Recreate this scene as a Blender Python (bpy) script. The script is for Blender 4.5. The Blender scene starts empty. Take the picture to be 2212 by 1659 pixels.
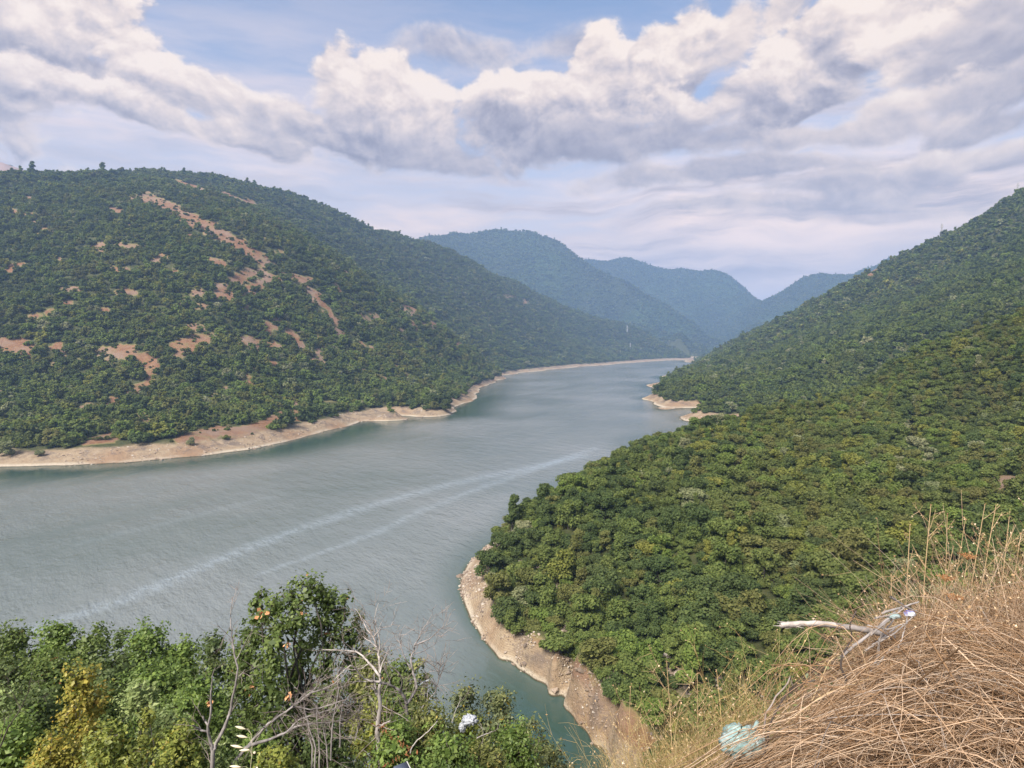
import bpy, math, random
import numpy as np
from mathutils import Vector, Matrix

random.seed(7)
rng = np.random.default_rng(7)
scene = bpy.context.scene
COL = scene.collection

# ------------------------------------------------------------------ camera
FPX = 1365.0            # focal length in units of the 2212 px wide photo
CX, CY = 1106.0, 829.5
PITCH = math.radians(3.54)
CAMZ = 60.0             # metres above the lake
cam_d = bpy.data.cameras.new('camera')
cam = bpy.data.objects.new('camera', cam_d)
COL.objects.link(cam)
cam.location = (0, 0, CAMZ)
cam.rotation_euler = (math.radians(90) - PITCH, 0, 0)
cam_d.sensor_width = 36.0
cam_d.lens = 36.0 * FPX / 2212.0
cam_d.clip_start = 0.1
cam_d.clip_end = 40000
scene.camera = cam

# ------------------------------------------------------------------ light
SUN_EL, SUN_AZ = math.radians(48), math.radians(215)   # azimuth clockwise from +Y
sun_d = bpy.data.lights.new('sun', 'SUN')
sun_d.energy = 4.4
sun_d.angle = math.radians(28)
sun_d.color = (1.0, 0.93, 0.84)
sun = bpy.data.objects.new('sun', sun_d)
COL.objects.link(sun)
sdir = Vector((math.sin(SUN_AZ) * math.cos(SUN_EL), math.cos(SUN_AZ) * math.cos(SUN_EL), math.sin(SUN_EL)))
sun.rotation_euler = sdir.to_track_quat('Z', 'Y').to_euler()

scene.view_settings.view_transform = 'Standard'
scene.view_settings.look = 'None'
scene.view_settings.exposure = 0.92
scene.view_settings.gamma = 1.0
scene.view_settings.use_curve_mapping = False
scene.cycles.max_bounces = 6
scene.cycles.diffuse_bounces = 4
scene.cycles.glossy_bounces = 2
scene.cycles.transmission_bounces = 2
scene.cycles.volume_bounces = 1
scene.cycles.transparent_max_bounces = 8
scene.cycles.use_denoising = True


def px_dir(u, v):
    """world direction through a photo pixel (2212 x 1659 frame)"""
    xc = (np.asarray(u, float) - CX) / FPX
    zc = -(np.asarray(v, float) - CY) / FPX
    c, s = math.cos(PITCH), math.sin(PITCH)
    return xc, c + zc * s, -s + zc * c


def P(u, v, y):
    dx, dy, dz = px_dir(u, v)
    k = y / dy
    return (float(dx * k), float(y), float(CAMZ + dz * k))


def W(u, v, z=0.0):
    dx, dy, dz = px_dir(u, v)
    k = (z - CAMZ) / dz
    return (float(dx * k), float(dy * k), z)


def project(x, y, z):
    """world -> photo pixel arrays (u, v), depth"""
    c, s = math.cos(PITCH), math.sin(PITCH)
    z = z - CAMZ
    d = y * c - z * s
    up = y * s + z * c
    d = np.maximum(d, 1e-3)
    return CX + FPX * x / d, CY - FPX * up / d, d


# ------------------------------------------------------------------ node helpers
class NT:
    def __init__(self, tree):
        self.t = tree
        self.n = tree.nodes
        self.l = tree.links

    def node(self, typ, **kw):
        nd = self.n.new(typ)
        for k, v in kw.items():
            setattr(nd, k, v)
        return nd

    def inp(self, nd, key, val):
        if val is None:
            return
        sock = nd.inputs[key]
        if hasattr(val, 'is_output') or isinstance(val, bpy.types.NodeSocket):
            self.l.new(val, sock)
        else:
            sock.default_value = val

    def math(self, op, a, b=None, c=None, clamp=False):
        nd = self.node('ShaderNodeMath', operation=op, use_clamp=clamp)
        self.inp(nd, 0, a); self.inp(nd, 1, b); self.inp(nd, 2, c)
        return nd.outputs[0]

    def vmath(self, op, a, b=None, scale=None):
        nd = self.node('ShaderNodeVectorMath', operation=op)
        self.inp(nd, 0, a); self.inp(nd, 1, b)
        if scale is not None:
            self.inp(nd, 'Scale', scale)
        return nd.outputs['Value'] if op in ('LENGTH', 'DOT_PRODUCT', 'DISTANCE') else nd.outputs['Vector']

    def ramp(self, val, lo, hi, a=0.0, b=1.0, smooth=True):
        nd = self.node('ShaderNodeMapRange', clamp=True)
        if smooth:
            nd.interpolation_type = 'SMOOTHSTEP'
        self.inp(nd, 'Value', val); self.inp(nd, 'From Min', lo); self.inp(nd, 'From Max', hi)
        self.inp(nd, 'To Min', a); self.inp(nd, 'To Max', b)
        return nd.outputs[0]

    def noise(self, vec, scale, detail=4, rough=0.55, dist=0.0, dim='3D', lac=2.0):
        nd = self.node('ShaderNodeTexNoise', noise_dimensions=dim)
        self.inp(nd, 'Vector', vec); self.inp(nd, 'Scale', scale); self.inp(nd, 'Detail', detail)
        self.inp(nd, 'Roughness', rough); self.inp(nd, 'Distortion', dist); self.inp(nd, 'Lacunarity', lac)
        return nd.outputs['Fac']

    def mix(self, fac, a, b, typ='MIX'):
        nd = self.node('ShaderNodeMix', data_type='RGBA', blend_type=typ)
        self.inp(nd, 'Factor', fac)
        for idx, val in ((6, a), (7, b)):
            if isinstance(val, bpy.types.NodeSocket):
                self.l.new(val, nd.inputs[idx])
            else:
                nd.inputs[idx].default_value = (*val[:3], 1)
        return nd.outputs[2]

    def combine(self, x, y, z):
        nd = self.node('ShaderNodeCombineXYZ')
        self.inp(nd, 0, x); self.inp(nd, 1, y); self.inp(nd, 2, z)
        return nd.outputs[0]

    def colramp(self, fac, stops):
        nd = self.node('ShaderNodeValToRGB')
        el = nd.color_ramp.elements
        while len(el) < len(stops):
            el.new(0.5)
        for e, (p, c) in zip(el, stops):
            e.position = p
            e.color = (*c[:3], 1)
        self.inp(nd, 'Fac', fac)
        return nd.outputs[0]


def new_mat(name):
    m = bpy.data.materials.new(name)
    m.use_nodes = True
    m.node_tree.nodes.clear()
    nt = NT(m.node_tree)
    out = nt.node('ShaderNodeOutputMaterial')
    return m, nt, out


def bump(nt, h, strength=0.5, dist=1.0):
    b = nt.node('ShaderNodeBump')
    nt.inp(b, 'Height', h); nt.inp(b, 'Strength', strength); nt.inp(b, 'Distance', dist)
    return b.outputs[0]


# ------------------------------------------------------------------ world sky with clouds
def azel(u, v):
    dx, dy, dz = px_dir(u, v)
    return math.atan2(dx, dy), math.atan2(dz, math.hypot(dx, dy))

# cloud heaps, back to front: u, v of the centre, half sizes, tilt (deg), top brightness, base brightness, softness
HEAPS = [
    (1020, 120, 230, 50, 0, .50, .42, 0.9), (1230, 95, 120, 45, 0, .45, .40, .9),
    (2150, 60, 260, 200, 15, .62, .36, .6), (1690, 20, 90, 60, 60, .85, .6, .5),
    (1600, 60, 60, 90, -25, .8, .62, .5),
    (-60, 60, 260, 200, 0, .85, .45, .3), (60, 40, 150, 110, -10, .92, .60, .3), (190, 30, 100, 75, -30, .90, .62, .3),
    (170, 150, 260, 62, -14, .56, .16, .35), (290, 120, 75, 110, -8, .98, .60, .25), (345, 190, 85, 80, -30, .95, .50, .3),
    (260, 225, 200, 48, -10, .86, .55, .35), (420, 215, 85, 55, -10, .90, .55, .3), (490, 235, 70, 55, 0, .95, .60, .3),
    (350, 265, 120, 38, -12, .90, .42, .35), (480, 290, 70, 28, 0, .80, .42, .4),
    (620, 270, 110, 70, 12, .85, .40, .3), (720, 165, 80, 70, 8, .98, .58, .22), (800, 175, 70, 65, -8, .97, .60, .22), (745, 215, 110, 80, 0, .92, .50, .3),
    (880, 215, 110, 75, -22, .96, .50, .28), (770, 300, 220, 62, -6, .50, .20, .35), (930, 290, 80, 80, -20, .86, .36, .4),
    (950, 345, 200, 40, -4, .44, .24, .5),
    (1100, 225, 130, 60, 12, .95, .50, .28), (1180, 215, 90, 60, 10, .96, .52, .3), (1290, 155, 70, 70, 5, 1.08, .66, .2), (1350, 165, 60, 55, -10, 1.05, .68, .25),
    (1500, 90, 62, 130, -14, .86, .50, .3), (1440, 110, 60, 90, -30, .86, .50, .3), (1450, 190, 110, 70, 25, .74, .42, .35),
    (1150, 300, 200, 70, 0, .46, .20, .4), (1280, 260, 180, 72, 3, .66, .22, .4), (1480, 250, 170, 55, -3, .92, .42, .4), (1600, 210, 110, 50, 10, .76, .50, .4),
    (1400, 310, 330, 48, 0, .34, .19, .5),
    (1870, 60, 170, 110, 20, 1.02, .60, .3), (1720, 100, 90, 85, 35, .92, .50, .3), (1800, 170, 170, 70, 15, .60, .25, .4), (1960, 130, 120, 90, 0, .98, .52, .4),
    (1740, 225, 170, 42, 2, .42, .20, .4), (2080, 120, 150, 70, 10, .50, .28, .5), (1960, 225, 170, 50, 5, .90, .50, .5), (2150, 200, 140, 60, 10, .55, .28, .5),
    (2140, 265, 130, 40, 5, .45, .27, .5), (1840, 290, 260, 34, 0, .62, .40, .6), (2100, 330, 200, 34, 5, .82, .48, .6),
    (1560, 375, 330, 36, 0, .46, .30, .6), (1850, 400, 300, 36, -3, .50, .34, .7), (1700, 440, 280, 24, -2, .40, .36, .8), (1960, 460, 260, 26, -2, .44, .38, .8),
]


def build_world():
    w = bpy.data.worlds.new('World')
    scene.world = w
    w.use_nodes = True
    w.node_tree.nodes.clear()
    nt = NT(w.node_tree)
    out = nt.node('ShaderNodeOutputWorld')
    sky = nt.node('ShaderNodeTexSky', sky_type='NISHITA', sun_disc=False)
    sky.sun_elevation = SUN_EL
    sky.sun_rotation = SUN_AZ
    sky.altitude = 600
    skyc = nt.vmath('SCALE', sky.outputs[0], scale=SKY_S)
    tc = nt.node('ShaderNodeTexCoord')
    d = tc.outputs['Generated']
    sp = nt.node('ShaderNodeSeparateXYZ'); nt.l.new(d, sp.inputs[0])
    az = nt.math('ARCTAN2', sp.outputs[0], sp.outputs[1])
    hor = nt.math('SQRT', nt.math('ADD', nt.math('MULTIPLY', sp.outputs[0], sp.outputs[0]), nt.math('MULTIPLY', sp.outputs[1], sp.outputs[1])))
    el = nt.math('ARCTAN2', sp.outputs[2], hor)
    # noise in direction space (seamless: uses the direction vector, flattened towards the horizon)
    dv = nt.vmath('MULTIPLY', d, (1.0, 1.0, 1.35))
    wn = nt.node('ShaderNodeTexNoise'); nt.inp(wn, 'Vector', dv); nt.inp(wn, 'Scale', 5.0); nt.inp(wn, 'Detail', 3.0)
    wv = nt.vmath('SUBTRACT', wn.outputs['Color'], (.5, .5, .5))
    dw = nt.vmath('ADD', dv, nt.vmath('SCALE', wv, scale=0.09))
    nA = nt.noise(dw, 9.0, 10, 0.60)
    nB = nt.noise(nt.vmath('ADD', dw, (0.005, 0.0, 0.016)), 9.0, 6, 0.55)
    nA4 = nt.noise(dw, 9.0, 6, 0.55)
    emb = nt.math('SUBTRACT', nA4, nB)            # light falls from above
    n0 = nt.math('SUBTRACT', nA, 0.5)
    wx = nt.node('ShaderNodeSeparateXYZ'); nt.l.new(wv, wx.inputs[0])
    azw = nt.math('ADD', az, nt.math('MULTIPLY', wx.outputs[0], 0.05))
    elw = nt.math('ADD', el, nt.math('MULTIPLY', wx.outputs[2], 0.05))
    p = nt.combine(azw, elw, 0.0)
    # base: blue sky, whitening veil towards the horizon
    veil = nt.noise(nt.vmath('MULTIPLY', dw, (1.0, 1.0, 4.5)), 2.6, 7, 0.6)
    hz = nt.ramp(el, 0.62, 0.02, 0.0, 1.0, smooth=False)
    hz = nt.math('POWER', hz, 2.1)
    vf = nt.math('ADD', nt.math('MULTIPLY', hz, 2.0), nt.math('MULTIPLY', nt.math('SUBTRACT', veil, .5), nt.ramp(el, .55, .25, .15, 1.5)), clamp=True)
    veilc = nt.mix(nt.ramp(veil, .36, .64), (0.86, 0.68, 0.60), (1.34, 0.98, 0.74))
    veilc = nt.mix(nt.ramp(el, .14, .02), veilc, (1.50, 1.08, 0.80))
    c = nt.mix(nt.math('MULTIPLY', vf, 0.93), skyc, nt.vmath('SCALE', veilc, scale=SKY_C))
    strat = nt.noise(nt.vmath('MULTIPLY', dw, (1.0, 1.0, 7.0)), 2.1, 8, 0.62)
    sm_ = nt.math('MULTIPLY', nt.ramp(strat, .46, .60), nt.math('MULTIPLY', nt.ramp(el, .06, .13), nt.ramp(el, .40, .26)))
    sm_ = nt.math('MULTIPLY', sm_, nt.ramp(az, -.35, .15, .28, .95))
    c = nt.mix(sm_, c, nt.vmath('SCALE', nt.mix(nt.ramp(strat, .52, .68), (0.70, 0.58, 0.55), (0.42, 0.37, 0.39)), scale=SKY_C))
    dark = (0.30, 0.265, 0.30)
    warm = (1.06, 0.885, 0.73)
    ramp_stops = [(0.0, dark), (0.22, (0.43, 0.38, 0.405)), (0.5, (0.64, 0.545, 0.52)), (0.78, (0.90, 0.735, 0.625)), (1.0, warm)]
    # clouds outside the photographed part of the sky go on in the same manner
    gen = nt.noise(nt.vmath('MULTIPLY', dw, (1.0, 1.0, 1.8)), 2.4, 6, 0.55)
    outm = nt.math('MAXIMUM', nt.ramp(nt.math('ABSOLUTE', az), .72, 1.0), nt.ramp(el, .56, .78))
    outm = nt.math('MULTIPLY', outm, nt.ramp(el, 0.0, 0.12))
    ga = nt.math('MULTIPLY', nt.ramp(nt.math('ADD', gen, nt.math('MULTIPLY', n0, .45)), .47, .60), outm)
    gs = nt.math('ADD', nt.ramp(gen, .72, .45, .18, .85), nt.math('MULTIPLY', emb, 5.0), clamp=True)
    alpha, shade = ga, gs
    for (u, v, ru, rv, rot, top, base, soft) in HEAPS:
        a0, e0 = azel(u, v)
        ca = math.cos(a0)
        t = math.radians(-rot if False else rot)
        mp = nt.node('ShaderNodeMapping', vector_type='TEXTURE')
        mp.inputs['Location'].default_value = (a0, e0, 0)
        mp.inputs['Rotation'].default_value = (0, 0, t)
        rx = ru / FPX * (0.62 + 0.38 * ca) ; ry = rv * 1.03 / FPX * ca
        mp.inputs['Scale'].default_value = (rx, ry, 1)
        nt.l.new(p, mp.inputs['Vector'])
        ln = nt.vmath('LENGTH', mp.outputs[0])
        s2 = nt.node('ShaderNodeSeparateXYZ'); nt.l.new(mp.outputs[0], s2.inputs[0])
        m = nt.math('ADD', nt.math('SUBTRACT', 1.0, ln), nt.math('MULTIPLY', n0, 2.3))
        ai = nt.ramp(m, -0.02, 0.08 + 0.68 * soft)
        if soft > .75:
            ai = nt.math('MULTIPLY', ai, 0.72)
        yy = nt.math('MULTIPLY_ADD', s2.outputs[1], (top - base) * 0.85, (top + base) / 2)
        sh = nt.math('MULTIPLY_ADD', emb, 3.4 if soft < .45 else 2.0, yy)
        # over
        alpha2 = nt.math('SUBTRACT', 1.0, nt.math('MULTIPLY', nt.math('SUBTRACT', 1.0, alpha), nt.math('SUBTRACT', 1.0, ai)))
        mx = nt.node('ShaderNodeMix', data_type='FLOAT')
        nt.inp(mx, 'Factor', ai); nt.inp(mx, 2, shade); nt.inp(mx, 3, sh)
        alpha, shade = alpha2, mx.outputs[0]
    cc = nt.colramp(shade, ramp_stops)
    c = nt.mix(nt.math('MULTIPLY', alpha, 0.97), c, nt.vmath('SCALE', cc, scale=SKY_C))
    # below the horizon: plain grey haze light
    c = nt.mix(nt.ramp(el, -0.01, -0.08), c, (0.25, 0.26, 0.24))
    bg = nt.node('ShaderNodeBackground')
    nt.inp(bg, 'Color', c); nt.inp(bg, 'Strength', 1.0)
    nt.l.new(bg.outputs[0], out.inputs[0])
    w.cycles.sampling_method = 'MANUAL'
    w.cycles.sample_map_resolution = 512


SKY_S, SKY_C = 0.10, 0.575
build_world()


# ------------------------------------------------------------------ numpy noise
def _hash(ix, iy, seed):
    h = (ix.astype(np.int64) * 374761393 + iy.astype(np.int64) * 668265263 + seed * 2147483647) & 0xFFFFFFFF
    h = ((h ^ (h >> 13)) * 1274126177) & 0xFFFFFFFF
    h = h ^ (h >> 16)
    return (h & 0xFFFF) / 65535.0 * 2 * math.pi


def perlin(x, y, seed=0):
    ix, iy = np.floor(x), np.floor(y)
    fx, fy = x - ix, y - iy
    sx = fx * fx * fx * (fx * (fx * 6 - 15) + 10)
    sy = fy * fy * fy * (fy * (fy * 6 - 15) + 10)

    def g(dx, dy):
        a = _hash(ix + dx, iy + dy, seed)
        return np.cos(a) * (fx - dx) + np.sin(a) * (fy - dy)
    a = g(0, 0) * (1 - sx) + g(1, 0) * sx
    b = g(0, 1) * (1 - sx) + g(1, 1) * sx
    return (a * (1 - sy) + b * sy) * 1.5


def fbm(x, y, octaves=5, seed=0, gain=0.5):
    s, a, f = 0.0, 1.0, 1.0
    for o in range(octaves):
        s = s + a * perlin(x * f + 17.3 * o, y * f - 9.1 * o, seed + o)
        a *= gain
        f *= 2.03
    return s


def sstep(a, b, x):
    t = np.clip((x - a) / (b - a), 0, 1)
    return t * t * (3 - 2 * t)


# ------------------------------------------------------------------ terrain from control points
TH = 6.0     # typical tree height, taken off the skylines read in the photograph
CP = []


def cp(kind, pts, dz=0.0):
    for p in pts:
        if kind == 'W':
            x, y, z = W(*p)
        elif kind == 'P':
            x, y, z = P(*p)
        else:
            x, y, z = p
        if y > 3350:                 # far valley drawn a little closer together
            k = (3350 + (y - 3350) * .6) / y
            x, y, z = x * k, y * k, CAMZ + (z - CAMZ) * k
        CP.append((x, y, z + dz))

# left hill, near spur: shoreline, slope, crest
LSHORE = [(-500, 1010), (-250, 1011), (0, 1009), (200, 1003), (400, 988), (560, 968), (650, 947), (720, 928), (780, 912), (850, 905), (900, 901),
          (975, 894), (990, 876), (1035, 848), (1058, 830), (1075, 822), (1076, 812), (1120, 806), (1180, 799),
          (1250, 792), (1330, 786), (1400, 781), (1460, 778), (1510, 776)]
cp('W', LSHORE)
cp('P', [(-300, 880, 420), (0, 880, 420), (200, 880, 430), (400, 870, 450), (600, 860, 500), (-300, 760, 500), (0, 760, 510), (200, 760, 530),
         (400, 740, 560), (600, 730, 630), (0, 600, 640), (200, 600, 650), (400, 590, 680), (600, 600, 760), (-200, 480, 760), (0, 480, 790),
         (200, 480, 800), (400, 480, 820), (850, 860, 555), (850, 760, 720), (760, 700, 740), (980, 800, 900), (960, 850, 625), (1040, 800, 1060)], -4)
cp('P', [(1060, 782, 1150), (1000, 738, 1040), (920, 693, 980), (830, 645, 940), (760, 600, 920), (700, 560, 900), (620, 500, 900), (520, 450, 930), (400, 410, 1000),
         (300, 400, 1050), (160, 380, 1050), (0, 376, 1000), (-200, 376, 950), (-500, 380, 900), (80, 376, 1030), (230, 380, 1080)], -TH)
cp('P', [(-300, 968, 326), (0, 965, 328), (200, 958, 336), (400, 945, 358), (560, 925, 398), (700, 900, 463), (850, 885, 505), (950, 875, 550)])
# second hill behind it
cp('P', [(330, 383, 1450), (430, 388, 1500), (560, 407, 1600), (700, 452, 1750), (830, 502, 1900), (920, 527, 2020), (1000, 556, 2150), (1110, 602, 2400), (1180, 638, 2550), (1250, 670, 2700),
         (1330, 695, 2850), (1400, 716, 2950), (1470, 737, 3020), (1530, 757, 3080)], -TH)
cp('P', [(480, 400, 1300), (700, 530, 1230), (800, 590, 1300), (900, 650, 1300), (1000, 700, 1400), (1080, 760, 1430), (1180, 760, 1760), (1100, 700, 1750), (1000, 640, 1700),
         (900, 580, 1650), (1200, 700, 2200), (1300, 745, 2330), (1400, 760, 2600), (1470, 767, 2850)], -5)
cp('X', [(-500, 1900, 330), (-900, 2100, 300), (-300, 2500, 230), (-1500, 2000, 330), (0, 2900, 140)])
# valley floor beyond the lake
cp('X', [(800, 3000, 3), (900, 3300, 6), (1040, 3300, 5), (950, 3600, 12), (1150, 3700, 16), (1300, 4100, 30)])
cp('P', [(1310, 683, 3500), (1370, 690, 3500), (1440, 715, 3450), (1500, 738, 3400), (1540, 756, 3380)], -TH)
cp('P', [(1290, 735, 3200), (1390, 745, 3220), (1460, 757, 3230)], -TH)
cp('P', [(1350, 715, 3800), (1450, 740, 3750)], -TH)
# blue mountain
cp('P', [(880, 526, 4200), (930, 522, 4300), (975, 507, 4300), (1040, 496, 4300), (1090, 495, 4300), (1150, 500, 4300), (1205, 521, 4250), (1240, 545, 4200), (1270, 568, 4150),
         (1330, 603, 4100), (1390, 633, 4050), (1440, 661, 4000), (1500, 698, 3950), (1550, 733, 3900)], -3)
cp('P', [(950, 560, 3500), (1050, 600, 3550), (1150, 640, 3600), (1250, 670, 3700), (1150, 560, 3950), (1050, 545, 3950), (1350, 665, 3850)], -5)
cp('X', [(-500, 5000, 450), (100, 5100, 380), (600, 5000, 250), (1200, 4800, 120), (1600, 4600, 90), (-1500, 4600, 500)])
# farther blue mountain
cp('P', [(1200, 575, 6000), (1275, 562, 6100), (1320, 563, 6100), (1350, 559, 6100), (1400, 571, 6050), (1440, 584, 6000), (1480, 586, 6000), (1540, 586, 6000), (1580, 596, 5950),
         (1610, 620, 5900), (1640, 648, 5850), (1665, 672, 5800), (1700, 700, 5700)])
cp('P', [(1330, 620, 5400), (1420, 660, 5300), (1500, 690, 5200), (1560, 710, 5150), (1500, 630, 5600), (1570, 650, 5600)])
cp('X', [(2400, 7400, 150), (3000, 7600, 150), (1500, 7500, 300), (0, 7500, 400), (4000, 8000, 200), (500, 9500, 250), (3000, 9500, 150), (5500, 9000, 200)])
# right-hand far mountain
cp('P', [(1560, 738, 4600), (1600, 705, 4800), (1640, 668, 4950), (1665, 648, 5000), (1700, 624, 5050), (1730, 608, 5050), (1760, 598, 5050), (1800, 594, 5050), (1840, 592, 5050), (1880, 577, 5000), (1905, 566, 5000),
         (1930, 558, 5000), (1990, 545, 5000), (2100, 530, 5000), (2300, 530, 5000)])
cp('P', [(1700, 690, 4500), (1800, 660, 4400)])
cp('P', [(1565, 748, 3950), (1600, 715, 4050), (1640, 700, 4080), (1690, 698, 4080), (1750, 680, 4050), (1850, 640, 4000)], -3)
cp('P', [(1610, 735, 4400), (1690, 715, 4400)], -3)
# far-left bare mountain
cp('P', [(-300, 300, 2350), (-120, 330, 2350), (-40, 341, 2350), (0, 345, 2350), (40, 354, 2350), (85, 374, 2350), (160, 420, 2350), (300, 470, 2350)])
cp('X', [(-1500, 1850, 330), (-2200, 3600, 400), (-3000, 6500, 500), (-8000, 5000, 600), (-6000, 9500, 600), (-2500, 7000, 400)])
# right hill beyond the bay
RSHORE = [(1512, 786), (1495, 794), (1470, 808), (1440, 826), (1415, 843), (1403, 857), (1410, 868), (1440, 885), (1470, 902), (1480, 910)]
cp('W', RSHORE)
cp('P', [(1450, 832, 870), (1440, 850, 770), (1500, 800, 1500), (1500, 880, 600), (1500, 903, 560)], 0)
cp('P', [(1560, 748, 1700), (1620, 715, 1650), (1700, 683, 1550), (1760, 652, 1500), (1850, 606, 1400), (1930, 563, 1320), (2000, 528, 1270), (2035, 508, 1240), (2080, 490, 1200), (2150, 447, 1150), (2190, 424, 1120),
         (2212, 414, 1100), (2300, 370, 1050), (2500, 290, 980)], -TH)
cp('P', [(1550, 820, 850), (1600, 780, 950), (1700, 740, 1000), (1800, 680, 1050), (1900, 640, 1000), (2000, 600, 980), (2100, 540, 970), (2212, 500, 900),
         (1560, 870, 600), (1650, 850, 560), (1750, 800, 600), (1850, 760, 600), (1950, 720, 600), (2050, 690, 600), (2150, 650, 580), (2212, 620, 580), (2400, 560, 560)], -5)
cp('P', [(1528, 778, 1500), (1507, 789, 1230), (1478, 809, 940), (1450, 829, 780), (1430, 842, 690), (1560, 790, 1000), (1500, 840, 640), (1510, 888, 515), (1540, 880, 525), (1600, 872, 530), (1650, 866, 525)], 0)
cp('X', [(900, 1800, 120), (1300, 1600, 220), (1700, 1400, 300), (800, 2300, 40), (1500, 2500, 150), (1400, 3200, 100), (2200, 2400, 250), (2600, 3400, 300)])
cp('X', [(150, 480, -2), (190, 455, 0.5), (215, 430, 4), (200, 405, 9), (228, 415, 15), (255, 430, 18), (290, 440, 24), (330, 450, 33), (365, 450, 40), (400, 440, 46), (450, 440, 75)])
# near spur with the big wood
SSHORE = [(1052, 1180), (1030, 1200), (1004, 1225), (993, 1250), (992, 1275), (1005, 1315), (1030, 1360), (1060, 1402), (1085, 1428), (1120, 1447), (1160, 1472), (1205, 1503), (1235, 1545),
          (1265, 1580), (1295, 1615), (1320, 1655), (1345, 1700), (1375, 1740), (1410, 1765)]
cp('W', SSHORE)
cp('W', [(1100, 1150), (1180, 1085), (1260, 1035), (1330, 1000), (1400, 960), (1450, 935)])
cp('P', [(1060, 1180, 160), (1110, 1112, 170), (1180, 1065, 182), (1250, 1022, 195), (1330, 985, 215), (1430, 945, 250), (1470, 926, 262), (1500, 905, 275), (1550, 886, 290), (1600, 869, 305), (1660, 858, 320), (1736, 850, 340), (1810, 826, 350),
         (1883, 805, 360), (1970, 779, 370), (2100, 736, 380), (2212, 701, 380), (2500, 600, 380)], -4.5)
cp('P', [(1120, 1250, 136), (1150, 1330, 120), (1300, 1130, 157), (1300, 1250, 132), (1300, 1400, 105), (1250, 1430, 105), (1400, 1500, 90), (1500, 1300, 111), (1500, 1100, 152), (1500, 1000, 205),
         (1500, 1560, 82), (1650, 1400, 93), (1650, 1200, 126), (1650, 1020, 190), (1800, 1400, 90), (1800, 1200, 120), (1800, 1000, 190), (1800, 900, 270),
         (2100, 1200, 105), (2100, 1000, 165), (2100, 850, 270), (2350, 1100, 125), (2350, 900, 200), (1980, 1350, 85)], -4.0)
cp('P', [(1075, 1290, 132), (1105, 1340, 122), (1145, 1390, 113), (1195, 1430, 106), (1240, 1470, 99.5), (1290, 1520, 92.5), (1330, 1570, 86.5), (1380, 1640, 80), (1420, 1700, 76)], 0)
# our own side
cp('X', [(0, 78, 0), (-30, 80, 0), (-70, 84, 0), (-110, 80, 0), (-160, 70, 0), (16, 76, 0), (30, 72, 1.5), (48, 66, 6), (70, 66, 14), (95, 62, 24), (140, 50, 40),
         (0, 60, 13), (0, 45, 25), (0, 30, 36), (0, 20, 44), (0, 12, 50.3), (0, 8, 53), (0, 5, 55.2), (0, 3.2, 57.2), (0, 2.0, 58.3), (0, 1.0, 58.4),
         (-4, 8, 52.6), (-8, 14, 48), (-6, 5, 55.0), (-14, 24, 40), (-30, 26, 40), (-45, 20, 42), (-20, 12, 49), (-40, 50, 22), (-80, 45, 22), (-3, 3.2, 57.0), (-2, 2, 58.2), (-12, 6, 54),
         (4, 12, 51), (8, 20, 45), (8, 30, 37), (20, 30, 38), (20, 45, 26), (40, 40, 34), (35, 20, 48), (60, 30, 44),
         (0.9, 3.6, 57.1), (0.9, 2.6, 58.0), (1.6, 4.2, 57.0), (1.3, 2.8, 58.12), (1.9, 3.2, 58.22), (2.4, 3.6, 58.12), (2.9, 3.4, 58.27), (3.4, 4.2, 57.85), (4.5, 4.5, 57.8),
         (2.4, 5.2, 57.2), (3.6, 6.5, 55.6), (6, 6, 56.5), (8, 10, 52.5), (1.5, 2, 58.4), (3, 1.5, 58.4), (14, 12, 51), (5, 2.5, 58.5), (2.0, 8, 54.2), (0.8, 5, 55.8)])
cp('X', [(-.5, .1, 58.4), (.5, .1, 58.4), (-1.2, .3, 58.35), (1.2, .3, 58.4), (-.4, .6, 58.4), (.4, .6, 58.4), (-1.2, 1, 58.3), (1, 1, 58.4), (-3, .4, 58.2), (-3, 1.2, 57.9), (-6, .5, 57.4), (-6, 2, 56.4), (-12, 1, 54.5), (-13, 4, 52.5), (-28, 2, 47), (-28, 8, 45),
         (-70, 5, 36), (-70, 20, 32), (-150, 10, 25), (-150, 35, 15), (-400, 30, 60), (-1200, 100, 250), (-4000, 300, 400), (3, .4, 58.5), (7, .5, 58.5), (8, 2.5, 57.5), (20, 1, 58), (22, 6, 54), (60, 3, 62), (65, 15, 50), (160, 8, 85), (160, 40, 65), (500, 30, 170), (1500, 100, 350), (5000, 300, 400)])
# bed of the lake
for (u, v) in LSHORE[:-1]:
    cp('X', [W(u + 4, v + max(3.0, (v - 745) * .07), -2.2)])
for (u, v) in SSHORE[:-3]:
    cp('X', [W(u - 26, v + 10, -2.0)])
for (u, v) in RSHORE[2:7]:
    cp('X', [W(u - 12, v + 3, -2.0)])
cp('W', [(300, 1150), (600, 1050), (900, 1000), (1000, 940), (900, 1130), (700, 1250), (300, 1350), (0, 1200), (0, 1080), (-400, 1150), (1150, 870), (1250, 850), (1300, 830), (1380, 810), (1200, 900),
         (1100, 980), (950, 1350), (1000, 1500), (1100, 1580), (1200, 1640), (1280, 1720), (1300, 925), (1400, 910), (800, 1430), (400, 1480)], -9)
cp('X', [(90, 560, -6), (40, 330, -8), (130, 330, -3), (10, 90, -2.5)])

CPA = np.array(CP)


def warp(x, y):
    r = np.sqrt(x * x + y * y)
    return np.arctan2(x, y) * 1.3, np.log(np.maximum(r, 0.3))


_a, _l = warp(CPA[:, 0], CPA[:, 1])
CQ = np.stack([_a, _l], 1)
# drop accidental duplicates
keep = []
for i in range(len(CQ)):
    if all(np.hypot(*(CQ[i] - CQ[j])) > 0.004 for j in keep):
        keep.append(i)
CQ = CQ[keep]; CZ = CPA[keep, 2]


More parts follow.
